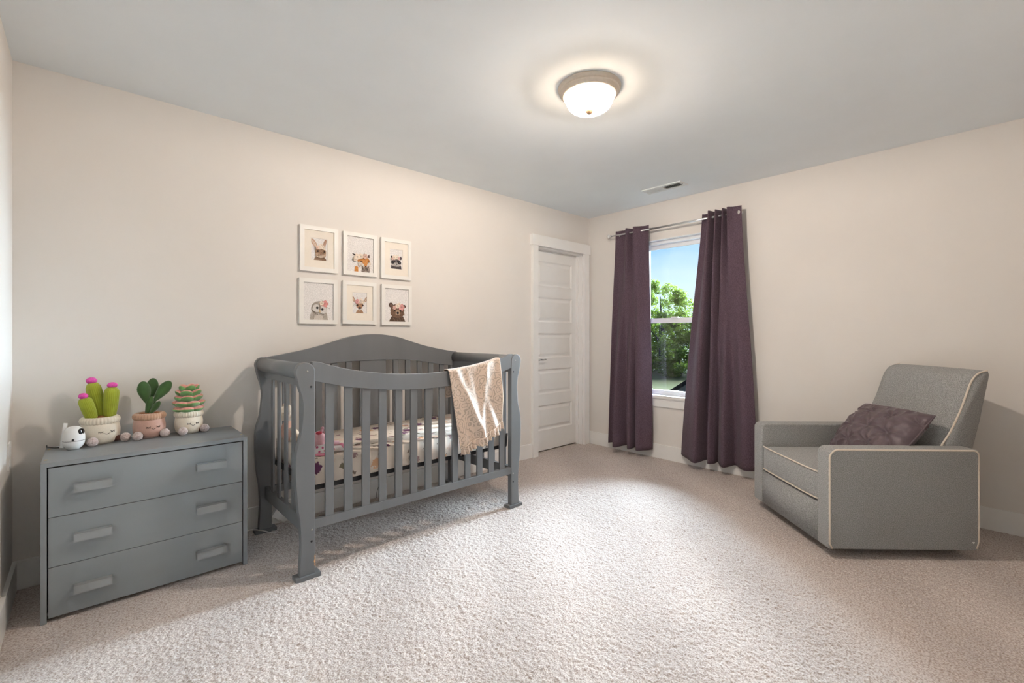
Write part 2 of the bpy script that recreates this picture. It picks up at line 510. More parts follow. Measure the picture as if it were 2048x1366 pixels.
struct(boxes('wall_right', [(W2, W2 + T, W4 - T, WIN[0], -.012, H), (W2, W2 + T, WIN[1], W1, -.012, H),
                            (W2, W2 + T, WIN[0], WIN[1], -.012, WIN[2]), (W2, W2 + T, WIN[0], WIN[1], WIN[3], H)], M_wall), 'beige wall with the window')
struct(box('wall_left', W3 - T, W3, W4 - T, W1, -.012, H, M_wall, bevel=0), 'beige wall at the left edge')
struct(box('wall_front', W3, W2, W4 - T, W4, -.012, H, M_wall, bevel=0), 'beige wall facing the crib')
BB, BT = 0.132, 0.015
struct(box('baseboard_back', W3 + BT, 3.1225, W1 - BT, W1, 0, BB, M_trim, bevel=0.002), 'white flat baseboard below the crib wall')
struct(box('baseboard_right', W2 - BT, W2, W4 + BT, W1, 0, BB, M_trim, bevel=0.002), 'white flat baseboard below the window')
struct(box('baseboard_left', W3, W3 + BT, W4, W1, 0, BB, M_trim, bevel=0.002), 'white flat baseboard at the left edge')
struct(box('baseboard_front', W3 + BT, W2 - BT, W4, W4 + BT, 0, BB, M_trim, bevel=0.002), 'white flat baseboard on the wall facing the crib')

# ---- door
CT = 0.03
d = thing('door_1', 'closed white five panel door with chrome lever handle', 'door', ((DX0 + DX1) / 2, W1 + .09, 0))
del d['category']; struct(d)
slabY = W1 + 0.075
PAN = [(1.915 - .363 * i, 1.665 - .363 * i) for i in range(5)]
px0, px1 = 3.283, 3.815
# slab with recessed panel fields: stiles and rails around five openings
sl = [(DX0, px0, slabY, slabY + .04, 0.012, DZ), (px1, DX1, slabY, slabY + .04, 0.012, DZ)]
zz = [0.012] + [q for a, b in reversed(PAN) for q in (b, a)] + [DZ]
for i in range(0, len(zz), 2):
    sl.append((px0, px1, slabY, slabY + .04, zz[i], zz[i + 1]))
boxes('door_slab', sl, M_door, d)
for a, b in PAN:
    bm = bmesh.new()
    def ring(x0, x1, z0, z1, y): return [bm.verts.new(p) for p in ((x0, y, z0), (x1, y, z0), (x1, y, z1), (x0, y, z1))]
    rs = [ring(px0, px1, b, a, slabY), ring(px0 + .012, px1 - .012, b + .012, a - .012, slabY + .012),
          ring(px0 + .022, px1 - .022, b + .022, a - .022, slabY + .012), ring(px0 + .045, px1 - .045, b + .045, a - .045, slabY + .003)]
    for r0, r1 in zip(rs, rs[1:]):
        for i in range(4): bm.faces.new((r0[i], r0[(i + 1) % 4], r1[(i + 1) % 4], r1[i]))
    bm.faces.new(rs[-1])
    link('door_panel', fin(bm), M_door, d)
hx, hz = 3.255, 0.925
ry = Matrix.Rotation(PI / 2, 4, 'X')
hd = lathe('door_handle', [(0, 0), (.027, 0), (.028, .004), (.024, .008), (.010, .010), (.009, .04), (0, .041)], (hx, slabY, hz), M_chrome, d, 20, rot=ry)
hd['label'] = 'chrome lever handle'
tube('lever', [(hx, slabY - .045, hz), (hx + .03, slabY - .047, hz + .004), (hx + .07, slabY - .045, hz + .001), (hx + .115, slabY - .04, hz + .004)], [.009, .009, .008, .006], M_chrome, hd)
# door trim
tr = thing('trim_1', 'white flat door casing with wider head board', 'trim', (3.55, W1, 0)); del tr['category']; struct(tr)
box('side_casing', 3.123, DX0, W1 - CT, W1, 0, DZ, M_trim, tr, 0.002)
box('side_casing', DX1, 3.985, W1 - CT, W1, 0, DZ, M_trim, tr, 0.002)
box('head_casing', 3.108, 4.0, W1 - CT - .006, W1, DZ, 2.139, M_trim, tr, 0.002)
for x0, x1 in ((DX0, DX0 + .012), (DX1 - .012, DX1)):
    box('jamb', x0, x1, W1 - .001, slabY, 0, DZ, M_trim, tr, 0)
    box('door_stop', x0 - (.0 if x0 < 3.5 else .012), x1 + (.012 if x0 < 3.5 else 0), slabY - .03, slabY, 0, DZ - .012, M_trim, tr, 0.002)
box('jamb', DX0, DX1, W1 - .001, slabY, DZ - .012, DZ, M_trim, tr, 0)

# ---- window
w = thing('window_1', 'white single hung window between the plum curtains', 'window', (W2 + .08, 2.145, WIN[2])); del w['category']; struct(w)
y0, y1, z0, z1 = WIN
zs = 0.60
fx0, fx1 = W2 + .05, W2 + .14
boxes('window_frame', [(fx0, fx1, y0, y0 + .03, zs, z1), (fx0, fx1, y1 - .03, y1, zs, z1), (fx0, fx1, y0 + .03, y1 - .03, z1 - .035, z1), (fx0, fx1, y0 + .03, y1 - .03, zs, zs + .012)], M_vinyl, w, 0.003)
def sash(x0, x1, a0, a1, b0, b1, st, rt, rb):
    s_ = boxes('sash', [(x0, x1, a0, a0 + st, b0, b1), (x0, x1, a1 - st, a1, b0, b1), (x0, x1, a0 + st, a1 - st, b1 - rt, b1), (x0, x1, a0 + st, a1 - st, b0, b0 + rb)], M_vinyl, w, 0.003)
    xm = (x0 + x1) / 2
    box('pane', xm - .003, xm + .003, a0 + st - .004, a1 - st + .004, b0 + rb - .004, b1 - rt + .004, M_glass, s_, 0)
    return s_
sash(W2 + .100, W2 + .130, y0 + .028, y1 - .028, 1.29, z1 - .033, .034, .042, .038)
ls = sash(W2 + .062, W2 + .094, y0 + .028, y1 - .028, zs + .012, 1.335, .034, .045, .03)
box('sash_lock', W2 + .045, W2 + .064, 2.11, 2.18, 1.333, 1.347, M_vinyl, ls, 0.003)
# opening liner, stool and apron
boxes('window_liner', [(W2 + .001, fx0, y0, y0 + .006, zs, z1), (W2 + .001, fx0, y1 - .006, y1, zs, z1), (W2 + .001, fx0, y0, y1, z1 - .006, z1)], M_vinyl, w)
tr = thing('trim_2', 'white window stool and apron below the window', 'trim', (W2, 2.145, .5)); del tr['category']; struct(tr)
box('window_stool', W2 - .035, fx0 + .01, y0 - .05, y1 + .05, .575, .60, M_trim, tr, 0.004)
box('window_apron', W2 - .016, W2, y0 - .03, y1 + .03, .492, .575, M_trim, tr, 0.002)

# ---- outlet on the left wall
o = thing('wall_outlet', 'white wall outlet plate on the left edge wall', 'outlet', (W3, 2.96, .62))
box('cover_plate', W3, W3 + .006, 2.925, 2.995, .59, .705, M_white, o, 0.002)
for k in (0, 1): box('socket', W3 + .004, W3 + .008, 2.943, 2.977, .605 + .05 * k, .64 + .05 * k, M_white, o, 0.003)

# ---- ceiling vent
v = thing('ceiling_vent', 'white ceiling air register in front of the window', 'vent', (3.632, 2.012, H))
vx0, vx1, vy0, vy1 = 3.566, 3.70, 1.832, 2.192
boxes('vent_frame', [(vx0, vx0 + .03, vy0, vy1, H - .008, H), (vx1 - .03, vx1, vy0, vy1, H - .008, H), (vx0 + .03, vx1 - .03, vy0, vy0 + .03, H - .008, H),
                     (vx0 + .03, vx1 - .03, vy1 - .03, vy1, H - .008, H), (vx0 + .03, vx1 - .03, 2.006, 2.018, H - .008, H)], M_vent, v, 0.002)
box('duct_opening', vx0 + .03, vx1 - .03, vy0 + .03, vy1 - .03, H - .0015, H + .001, M_ventdark, v, 0)
for s_, lean in ((0, -1), (1, 1)):
    ya, yb = (vy0 + .03, 2.006) if s_ == 0 else (2.018, vy1 - .03)
    n = 12
    for i in range(n):
        y = ya + (yb - ya) * (i + .5) / n
        dy = .0058 * lean
        bm = bmesh.new()
        q = [(y - dy, H - .0015), (y + dy, H - .0095), (y + dy + .001, H - .0095), (y - dy + .001, H - .0015)]
        lo = [bm.verts.new((vx0 + .03, a, b)) for a, b in q]; hi = [bm.verts.new((vx1 - .03, a, b)) for a, b in q]
        bm.faces.new(lo); bm.faces.new(hi[::-1])
        for k in range(4): bm.faces.new((lo[k], lo[(k + 1) % 4], hi[(k + 1) % 4], hi[k]))
        link('vent_slat', fin(bm), M_vent, v)
for y in (vy0 + .014, vy1 - .014):
    ball('screw', ((vx0 + vx1) / 2, y, H - .008), .004, M_screw, v, 10, 6)

# ---- ceiling lamp
LC = (1.887, 1.461, H)
lp = thing('ceiling_lamp', 'lit flush mount ceiling light with nickel ring and frosted dome', 'ceiling light', LC)
lathe('lamp_ring', [(0, 0), (.158, 0), (.160, -.004), (.158, -.010), (.150, -.013), (.149, -.020), (.152, -.024), (.149, -.030), (.141, -.034),
                    (.139, -.040), (.134, -.044), (.127, -.044), (.124, -.036), (0, -.034)], LC, M_nickel, lp, 64)
lathe('glass_lip', [(.1275, -.043), (.130, -.0445), (.130, -.048), (.121, -.050)], LC, M_dome, lp, 48)
dome = [(.121, -.046)]
for i in range(0, 13):
    a = i / 12 * PI / 2
    dome.append((.121 * cos(a) ** .5 if i < 12 else 0, -.050 - .070 * sin(a)))
lathe('glass_dome', dome, LC, M_dome, lp, 48)
bulb_d = bpy.data.lights.new('bulb', 'POINT'); bulb_d.energy = LAMP_POWER; bulb_d.color = (1.0, 0.88, 0.76); bulb_d.shadow_soft_size = 0.035
bulb = bpy.data.objects.new('bulb', bulb_d); C.objects.link(bulb); bulb.parent = lp; bulb.location = (0, 0, -.040)
lathe('finial', [(0, .006), (.018, .003), (.020, -.003), (.015, -.009), (.010, -.015), (.005, -.018), (0, -.019)], (LC[0], LC[1], H - .1185), mat('dark_bronze_finial', (.16, .10, .06), .5, var=.1), lp, 20)

# ============================================================ CRIB
XM = 1.463
cr_ = thing('baby_crib', 'grey wooden crib with arched headboard and slatted sides', 'crib', (XM, 2.67, 0))
mir = lambda x: 2 * XM - x
edge = [(.743, .018), (.749, .144), (.749, .2), (.744, .287), (.735, .344), (.726, .457), (.724, .534), (.725, .587), (.732, .639), (.750, .705),
        (.759, .797), (.760, .829), (.753, .881), (.739, .927), (.730, .969)]
cx, cz, crd = .7685, .998, .0445
left_edge = smooth2(edge, 4)
arc = [(cx + crd * cos(a), cz + crd * sin(a)) for a in [PI * 1.12 - i * (PI * 1.12) / 16 for i in range(17)]]
profile = left_edge[:-1] + arc + [(.814, .018)]
PY = ((2.295, 2.332), (3.008, 3.045))
FY = ((2.283, 2.342), (2.998, 3.056))
for (ya, yb), (fa, fb), front in zip(PY, FY, (True, False)):
    for side in (0, 1):
        pts = profile if side == 0 else [(mir(x), z) for x, z in profile][::-1]
        p = prism('post', pts, 'y', ya, yb, M_grey, cr_, 0.003)
        fx = (.722, .838)
        if side: fx = (mir(.838), mir(.722))
        box('foot', fx[0], fx[1], fa, fb, 0, .019, M_grey, p, .005, 3)
        if front:
            s_ = 1 if side == 0 else -1
            base = 0 if side == 0 else 2 * XM
            for k, (x, z, m_, r) in enumerate(((.777, 1.0, M_screw, .004), (.795, .925, M_hole, .0055), (.798, .232, M_screw, .005), (.797, .176, M_hole, .0055))):
                c = (base + s_ * x, ya - .0005, z)
                lathe('bolt' if m_ is M_screw else 'bolt_hole', [(0, .0015), (r * .8, .0015), (r, 0), (0, 0)], c, m_, p, 12, rot=ry)
            if side == 0:
                bm = bmesh.new()
                pp = [(.8142, .09), (.8142, .05), (.809, .056), (.811, .066), (.807, .075), (.811, .088), (.81, .1), (.8142, .112)]
                bm.faces.new([bm.verts.new((x, ya - .0006, z)) for x, z in pp])
                ch = link('chipped_paint', fin(bm), M_wood, p); ch['label'] = 'patch of bare orange wood'
# front rail
rt = [(.800, 1.046), (.837, 1.042), (.886, 1.026), (.964, 1.005), (1.045, .988), (1.13, .974), (1.244, .961), (1.364, .954), (XM, .952)]
rb = [(.800, .952), (.886, .931), (.956, .914), (1.096, .890), (1.268, .871), (1.415, .864), (XM, .863)]
rt = smooth2(rt + [(mir(x), z) for x, z in rt[-2::-1]], 3); rb = smooth2(rb + [(mir(x), z) for x, z in rb[-2::-1]], 3)
prism('front_top_rail', rt + rb[::-1], 'y', 2.2965, 2.328, M_grey, cr_, 0.003)
box('front_bottom_rail', .81, mir(.81), 2.299, 2.326, .231, .275, M_grey, cr_, .003)
for i in range(13):
    x = .868 + i * .0959
    zt_ = interp(rb, x + .02) + .012
    box('front_slat', x, x + .0415, 2.305, 2.319, .272, zt_, M_grey, cr_, .002)
# headboard
at = [(.775, 1.042), (.861, 1.056), (.978, 1.078), (1.07, 1.099), (1.165, 1.126), (1.268, 1.158), (1.375, 1.176), (XM, 1.181)]
ab = [(.775, .93), (.90, .945), (1.02, .966), (1.165, .988), (1.30, .997), (XM, 1.0)]
at = smooth2(at + [(mir(x), z) for x, z in at[-2::-1]], 4); ab = smooth2(ab + [(mir(x), z) for x, z in ab[-2::-1]], 4)
prism('headboard_arch', at + ab[::-1], 'y', 3.002, 3.028, M_grey, cr_, 0.003)
box('headboard_panel', 1.368, 1.558, 3.010, 3.024, .26, 1.005, M_grey, cr_, .003)
for k, x in enumerate((1.617, 1.716, 1.815, 1.914, 2.013)):
    for xx in (x, mir(x) - .039):
        box('back_slat', xx, xx + .039, 3.010, 3.024, .26, interp(ab, xx + .02) + .012, M_grey, cr_, .002)
box('back_bottom_rail', .81, mir(.81), 3.006, 3.032, .225, .268, M_grey, cr_, .003)
# end panels
for side in (0, 1):
    X_ = (lambda x: x) if side == 0 else mir
    bx = lambda n, a, b, *r: box(n, min(X_(a), X_(b)), max(X_(a), X_(b)), *r)
    lathe_p = [(.0, 0), (.040, 0), (.040, .676), (0, .676)]
    ov = Matrix.Rotation(-PI / 2, 4, 'X')
    lathe('end_roll_rail', lathe_p, (X_(cx), 2.332, cz), M_grey, cr_, 28, rot=ov)
    bx('end_top_rail', .772, .797, 2.332, 3.008, .922, .968, M_grey, cr_, .003)
    bx('end_bottom_rail', .775, .797, 2.332, 3.008, .202, .272, M_grey, cr_, .003)
    for k in range(5):
        y = 2.384 + k * .1215
        bx('end_slat', .781, .791, y, y + .041, .27, .93, M_grey, cr_, .002)
# mattress support
mb = thing('mattress_frame', 'black metal spring frame hanging under the crib mattress', 'bed frame', (XM, 2.67, .40))
boxes('side_bar', [(.818, mir(.818), 2.345, 2.37, .405, .428), (.818, mir(.818), 2.965, 2.99, .405, .428), (.818, .84, 2.37, 2.965, .405, .428), (mir(.84), mir(.818), 2.37, 2.965, .405, .428)], M_black, mb, .002)
for i in range(9):
    x = .9 + i * .14
    box('cross_bar', x, x + .02, 2.37, 2.965, .416, .426, M_black, mb, 0)
for x, sg in ((.818, 1), (mir(.818), -1)):
    for y in (2.352, 2.978):
        tube('hanger_strap', [(x - sg * .0, y, .41), (x - sg * .003, y, .47), (x - sg * .004, y, .50)], .007, M_black, mb, 6)
        tube('hanger_strap', [(x + sg * .0, y - .008, .412), (x - sg * .010, y - .008, .50)], .005, M_black, mb, 6)
# mattress
bm = bmesh.new(); b_box(bm, .832, 2.094, 2.342, 2.992, .43, .553)
me = fin(bm, .036, 5)
mt = tag(base_origin(link('crib_mattress', me, M_floral, None, True)), 'crib mattress in a cream sheet with scattered purple and olive flowers', 'mattress')

# ---- blanket over the front rail
bl = thing('baby_blanket', 'peach patterned satin blanket draped over the crib front rail', 'blanket', (1.80, 2.30, .5))
def rail_top(x): return interp(rt, x)
def blanket(u, vv):
    xt = 1.590 + .405 * u
    L = vv * .66                               # arc length from the inner hem, over the rail, down the front
    inner = .17
    top = rail_top(xt) + .006
    if L < inner:
        z = top - (inner - L); y = 2.336; k = 0; x = xt
    else:
        q = L - inner
        if q < .045:
            a = q / .045 * PI; y = 2.3115 + .0245 * cos(a); z = top + .006 * sin(a); x = xt; k = 0
        else:
            q2 = q - .045; z = top - q2; k = min(1, q2 / .44)
            x = (1.590 + .405 * u) * (1 - k) + (1.668 + .352 * u) * k
            y = 2.287
            z += .028 * k * (1 - u) * 0 + k * (.062 * u - .035)
            fold = .010 * sin(u * 19 + 1.2 * sin(k * 4)) + .009 * sin(u * 9 - k * 5 + 1)
            vdip = .020 * math.exp(-((u - (.12 + .36 * k)) / .07) ** 2) + .018 * math.exp(-((u - (.72 - .26 * k)) / .06) ** 2)
            y -= (.3 + k) * (fold * .7 + .012) + vdip * (0.35 + .65 * k) * (1 - .3 * k)
    y += .001 * sin(x * 90 + z * 40)
    return (x, min(y, 2.2905) if L >= inner + .045 else y, z)
surf('blanket_sheet', 70, 90, blanket, M_blanket, bl, .0025)
def ruffle(u, vv):
    x, y, z = blanket(u, 1.0)
    am = .004 + .011 * vv
    return (x + .004 * vv * sin(u * 60), y - .004 + am * sin(u * 74 + .8 * sin(u * 11)) - .004 * vv, z + .004 - .048 * vv + .004 * sin(u * 37))
rf = surf('ruffle', 160, 8, ruffle, M_blanket, bl, .0015)
tube('hem_cord', [Vector(blanket(i / 30, .995)) + Vector((0, -.004, 0)) for i in range(31)], .0022, mat('blanket_edge', (.74, .60, .50), .8, var=.05), bl, 6)
tube('satin_edge', [Vector(blanket(1.0, .30 + .7 * i / 40)) for i in range(41)], .003, mat('blanket_edge', (.74, .60, .50)), bl, 6)

# ---- plush toys in the crib
M_cream = mat('cream_plush', (.70, .60, .48), .95, var=.06, vscale=80, bump=.3, bscale=300, sheen=.4)
M_peach = mat('peach_fabric', (.68, .42, .33), .9, var=.06, vscale=80)
M_pinkp = mat('pink_plush', (.72, .40, .42), .95, var=.05, vscale=80, bump=.25, bscale=300, sheen=.4)
M_hotp = mat('bright_pink_fabric', (.70, .24, .33), .9, var=.06, vscale=60)
M_redb = mat('red_bow', (.45, .03, .05), .8, var=.1)
M_eye = mat('black_bead', (.01, .01, .01), .2, var=.1)
def dots_material():
    m = bpy.data.materials.new('pink_dotted_fabric'); m.use_nodes = True
    n = m.node_tree.nodes; l = m.node_tree.links
    t = n.new('ShaderNodeTexCoord'); v_ = n.new('ShaderNodeTexVoronoi'); v_.inputs['Scale'].default_value = 48; v_.inputs['Randomness'].default_value = .25
    r = n.new('ShaderNodeValToRGB'); r.color_ramp.elements[0].position = .30; r.color_ramp.elements[1].position = .34
    r.color_ramp.elements[0].color = (.62, .12, .24, 1); r.color_ramp.elements[1].color = (.80, .74, .72, 1)
    l.new(t.outputs['Object'], v_.inputs['Vector']); l.new(v_.outputs['Distance'], r.inputs[0]); l.new(r.outputs[0], n['Principled BSDF'].inputs['Base Color'])
    n['Principled BSDF'].inputs['Roughness'].default_value = .9
    return m
M_dots = dots_material()
dl = thing('plush_doll', 'cream plush animal doll in a peach top sitting at the crib back corner', 'plush toy', (.86, 2.86, .553))
ball('body', (.862, 2.86, .615), (.042, .05, .062), M_peach, dl)
ball('head', (.850, 2.86, .718), (.042, .045, .046), M_cream, dl)
ball('muzzle', (.872, 2.835, .708), (.022, .022, .018), M_cream, dl, 14, 8)
for y in (2.815, 2.905): ball('ear', (.852, y, .745), (.012, .016, .028), M_cream, dl, 14, 8, rot=None)
for y, x in ((2.817, .846), (2.83, .826)): ball('eye', (x, y, .724), .005, M_eye, dl, 8, 6)
for y in (2.812, 2.908):
    tube('arm', [(.862, y, .645), (.885, y - .012, .61), (.905, y - .02, .578)], [.016, .015, .014], M_cream, dl, 10)
for y in (2.835, 2.89):
    tube('leg', [(.862, y, .575), (.90, y - .01, .572), (.945, y - .015, .571)], [.02, .019, .018], M_cream, dl, 10)
ball('bow', (.880, 2.826, .662), (.010, .018, .010), M_redb, dl, 12, 8)
pk = thing('pink_plush_toy', 'pink plush toy in a dotted dress slumped at the crib front corner', 'plush toy', (.93, 2.44, .553))
ball('head', (.888, 2.45, .628), (.038, .036, .046), M_pinkp, pk)
for k, (dx, dz, a) in enumerate(((.006, .052, .1), (.028, .045, .7), (.034, .024, 1.2))):
    tube('crown_knob', [(.893 + dx * .6, 2.44, .628 + dz * .7), (.893 + dx * 1.15, 2.434, .628 + dz * 1.15)], [.008, .0085], M_pinkp, pk, 10)
    ball('knob_tip', (.893 + dx * 1.15, 2.434, .628 + dz * 1.17), .0088, M_pinkp, pk, 12, 8)
ball('bow', (.880, 2.428, .668), (.016, .010, .009), M_redb, pk, 12, 8)
lathe('dress', [(0, 0), (.052, .0), (.05, .02), (.034, .05), (0, .056)], (.90, 2.44, .555), M_dots, pk, 24, mod=lambda r, z, a: r * (1 + .07 * sin(9 * a)))
ball('skirt', (.896, 2.408, .562), (.042, .028, .010), M_hotp, pk)
for (p0, p1, m_) in (((.92, 2.45, .60), (.99, 2.45, .592), M_pinkp), ((.925, 2.42, .578), (1.02, 2.425, .571), M_dots)):
    tube('arm', [p0, tuple((a + b) / 2 for a, b in zip(p0, p1)), p1], [.014, .015, .016], m_, pk, 10)
ball('foot', (1.03, 2.425, .571), (.02, .016, .016), M_eye, pk, 12, 8)
ball('frill', (1.0, 2.43, .578), (.012, .022, .02), M_hotp, pk, 12, 8)

# ============================================================ DRESSER
ds = thing('dresser', 'grey three drawer dresser with bar pulls', 'dresser', (.23, 2.88, 0))
dx0, dx1, dy0, dy1, dzt = -.141, .602, 2.657, 3.035, .654
box('side_panel', dx0, dx0 + .018, dy0, dy1, 0, dzt - .018, M_dress, ds, .0015)
box('side_panel', dx1 - .018, dx1, dy0, dy1, 0, dzt - .018, M_dress, ds, .0015)
box('top_panel', dx0, dx1, dy0, dy1, dzt - .018, dzt, M_dress, ds, .0015)
box('back_panel', dx0 + .018, dx1 - .018, dy1 - .006, dy1, .02, dzt - .018, M_dress, ds, 0)
box('bottom_panel', dx0 + .018, dx1 - .018, dy0 + .02, dy1 - .006, .02, .036, M_dress, ds, 0)
zd = [.018, .224, .428, .632]
for i in range(3):
    dw = box('drawer', dx0 + .0225, dx1 - .0225, dy0 + .002, dy0 + .018, zd[i] + .001, zd[i + 1] - .0015, M_dress, ds, .0012)
    box('drawer_box', dx0 + .03, dx1 - .03, dy0 + .018, dy1 - .03, zd[i] + .02, zd[i + 1] - .04, M_dress, dw, 0)
    zc = (.116, .332, .538)[i]
    for x in (-.043, .384):
        box('bar_pull', x, x + .121, dy0 - .028, dy0 + .002, zc - .0165, zc + .0165, M_pull, dw, .0022)
for x in (dx0 + .012, dx1 - .012):
    for y in (dy0 + .07, dy1 - .07):
        lathe('screw', [(0, .0012), (.005, .0012), (.006, 0), (0, 0)], (x, y, dzt), M_brass, ds, 12)

# ---- baby monitor camera
ZT = dzt
mc = thing('baby_monitor', 'white egg shaped baby monitor camera with antenna on the dresser', 'baby monitor', (-.047, 2.905, ZT))
c0 = (-.047, 2.905, ZT)
lathe('base_shell', [(0, .004), (.018, .002), (.020, 0), (.022, .004), (.031, .012), (.0375, .026), (.0385, .040)], c0, M_white, mc, 28)
lathe('seam', [(.0375, .0395), (.0385, .0395), (.0385, .0415), (.0375, .0415)], c0, M_black, mc, 28)
lathe('head_shell', [(.0385, .041), (.0385, .060), (.0365, .075), (.030, .091), (.018, .102), (0, .106)], c0, M_white, mc, 28)
fd = Vector((.80, -.60, .0))
rl = fd.to_track_quat('Z', 'Y').to_matrix().to_4x4()
lathe('lens', [(0, .004), (.012, .003), (.016, 0), (.0165, -.006), (0, -.006)], Vector(c0) + fd * .0335 + Vector((0, 0, .078)), M_lens, mc, 20, rot=rl)
ball('sensor', Vector(c0) + Vector((-.002, -.0375, .047)), (.005, .003, .005), M_black, mc, 10, 8)
bm = bmesh.new(); b_box(bm, -.007, .007, -.004, .004, 0, .112)
me = fin(bm, .003); me.transform(Matrix.Translation((-.088, 2.925, ZT + .008)) @ Matrix.Rotation(.12, 4, 'Y'))
link('antenna', me, M_white, mc)
w_ = tag(base_origin(tube('monitor_cable', catmull([(-.08, 2.93, ZT + .01), (-.098, 2.955, ZT + .006), (-.118, 2.985, ZT + .0035), (-.138, 3.02, ZT + .003), (-.14, 3.042, ZT - .01), (-.138, 3.05, ZT - .2)], 5), .0025, M_wire)),
         'thin black cable running back from the baby monitor', 'cable')

# ---- plush potted plants
M_soil = mat('brown_plush_soil', (.26, .095, .03), .95, var=.15, vscale=80, bump=.4, bscale=300)
M_cact = mat('lime_corduroy', (.30, .34, .02), .9, var=.08, vscale=40, sheen=.3)
M_mag = mat('magenta_pompom', (.66, .08, .36), .95, var=.15, vscale=200, bump=.6, bscale=400)
M_potw = mat('cream_pot_plush', (.76, .68, .56), .95, var=.03, vscale=40, bump=.2, bscale=300, sheen=.4)
M_potp = mat('dusty_pink_pot_plush', (.50, .30, .24), .95, var=.05, vscale=40, bump=.2, bscale=300, sheen=.4)
M_rimp = mat('tan_ribbed_plush', (.50, .30, .20), .95, var=.08, vscale=60, sheen=.4)
M_foot = mat('mauve_fluff', (.40, .30, .27), .97, col2=(.60, .50, .47), vscale=160, bump=.8, bscale=260, sheen=.5)
M_limb = mat('dark_brown_plush', (.12, .045, .03), .95, var=.1)
M_thread = mat('dark_thread', (.02, .015, .015), .8, var=.1)
M_leaf = mat('green_velvet', (.030, .082, .014), .85, var=.3, vscale=25, sheen=.5)
M_rose = mat('pink_tipped_green', (.20, .36, .10), .85, col2=(.64, .30, .22), vscale=38, stretch=(.6, .6, 2.2), sheen=.4)

def plush_pot(t, c, r, h, face_az, m_pot, m_rim, feet, rim_h):
    bz = h - rim_h
    pot = lathe('pot', [(0, .002), (r * .70, 0), (r * .90, h * .10), (r * .985, h * .30), (r * 1.0, h * .5), (r * .93, bz), (r * .8, bz + .01), (0, bz + .01)], c, m_pot, t, 36)
    rr = []
    for i in range(11):
        a = -PI / 2 + PI * i / 10
        rr.append((r * .79 + .013 * cos(a) * 1.1, bz + rim_h / 2 + rim_h / 2 * sin(a)))
    rr = [(r * .6, bz)] + rr + [(r * .68, h - .006)]
    lathe('ribbed_rim', rr, c, m_rim, t, 132, mod=lambda q, z, a: q + (.0020 * cos(33 * a) if q > r * .76 else 0))
    lathe('soil', [(r * .76, h - .012), (r * .6, h - .003), (0, h + .003)], c, M_soil, t, 28)
    # stitched face
    def onpot(az, z):
        q = interp([(0, r * .70), (h * .10, r * .90), (h * .30, r * .985), (h * .5, r * 1.0), (bz, r * .93)], z) + .0012
        return (c[0] + q * cos(az), c[1] + q * sin(az), c[2] + z)
    zf = h * .40; k = .0125 / r
    for s_ in (-1, 1):
        a0 = face_az + s_ * .30
        eye = tube('eye_stitch', [onpot(a0 + (i / 6 - .5) * .24, zf + .012 - .004 * sin(i / 6 * PI)) for i in range(7)], .0011, M_thread, pot, 6)
        for j in (1, 3, 5):
            tube('lash', [onpot(a0 + (j / 6 - .5) * .24, zf + .012 - .004 * sin(j / 6 * PI)), onpot(a0 + (j / 6 - .5) * .31, zf + .003)], .0009, M_thread, eye if False else pot, 5)
    tube('smile_stitch', [onpot(face_az + (i / 6 - .5) * .24, zf + .002 - .004 * sin(i / 6 * PI)) for i in range(7)], .0011, M_thread, pot, 6)
    for f in feet:
        f = Vector((f[0], f[1], c[2] + .0215))
        st = Vector((c[0], c[1], c[2] + .018)) + (f - Vector((c[0], c[1], f.z))).normalized() * r * .75
        lg = tube('leg', [st, (st + f) / 2, f], .0135, M_limb, t, 10)
        ball('pompom_foot', f, .0215, M_foot, lg, 22, 14, fuzz=.05)

# cactus
t1 = thing('cactus_plush', 'lime cactus plush with magenta pompoms in a cream smiling pot', 'plush toy', (.044, 2.995, ZT), group='smiling potted plant plushes on the dresser')
plush_pot(t1, (.044, 2.995, ZT), .076, .128, math.radians(-72), M_potw, M_potw, [(.016, 2.905), (.136, 2.942)], .036)
def corduroy(name, a, b, r, t, top):
    a, b = Vector(a), Vector(b); ax = (b - a); L = ax.length
    prof = [(0, 0), (r * .72, 0)] + [(r * (.74 + .26 * sin(min(1, i / 6) * PI / 2)), L * i / 10) for i in range(1, 9)]
    prof += [(r * cos(q) * 1.0, L * .8 + L * .2 * sin(q)) for q in (.35, .75, 1.1, 1.35)] + [(0, L)]
    o_ = lathe(name, prof, a, M_cact, t, 96, mod=lambda q, z, an: q + (.0009 * cos(24 * an) if q > r * .4 else 0), rot=ax.to_track_quat('Z', 'Y').to_matrix().to_4x4())
    ball('pompom_flower', b + ax.normalized() * .006, top, M_mag, o_, 20, 12, fuzz=.05)
corduroy('cactus_arm', (.050, 3.015, ZT + .115), (.014, 3.02, .948), .029, t1, (.021, .021, .016))
corduroy('cactus_arm', (.078, 2.99, ZT + .115), (.088, 2.985, .924), .029, t1, (.020, .020, .014))
corduroy('cactus_arm', (.018, 2.975, ZT + .112), (-.014, 2.96, .882), .026, t1, (.018, .018, .014))
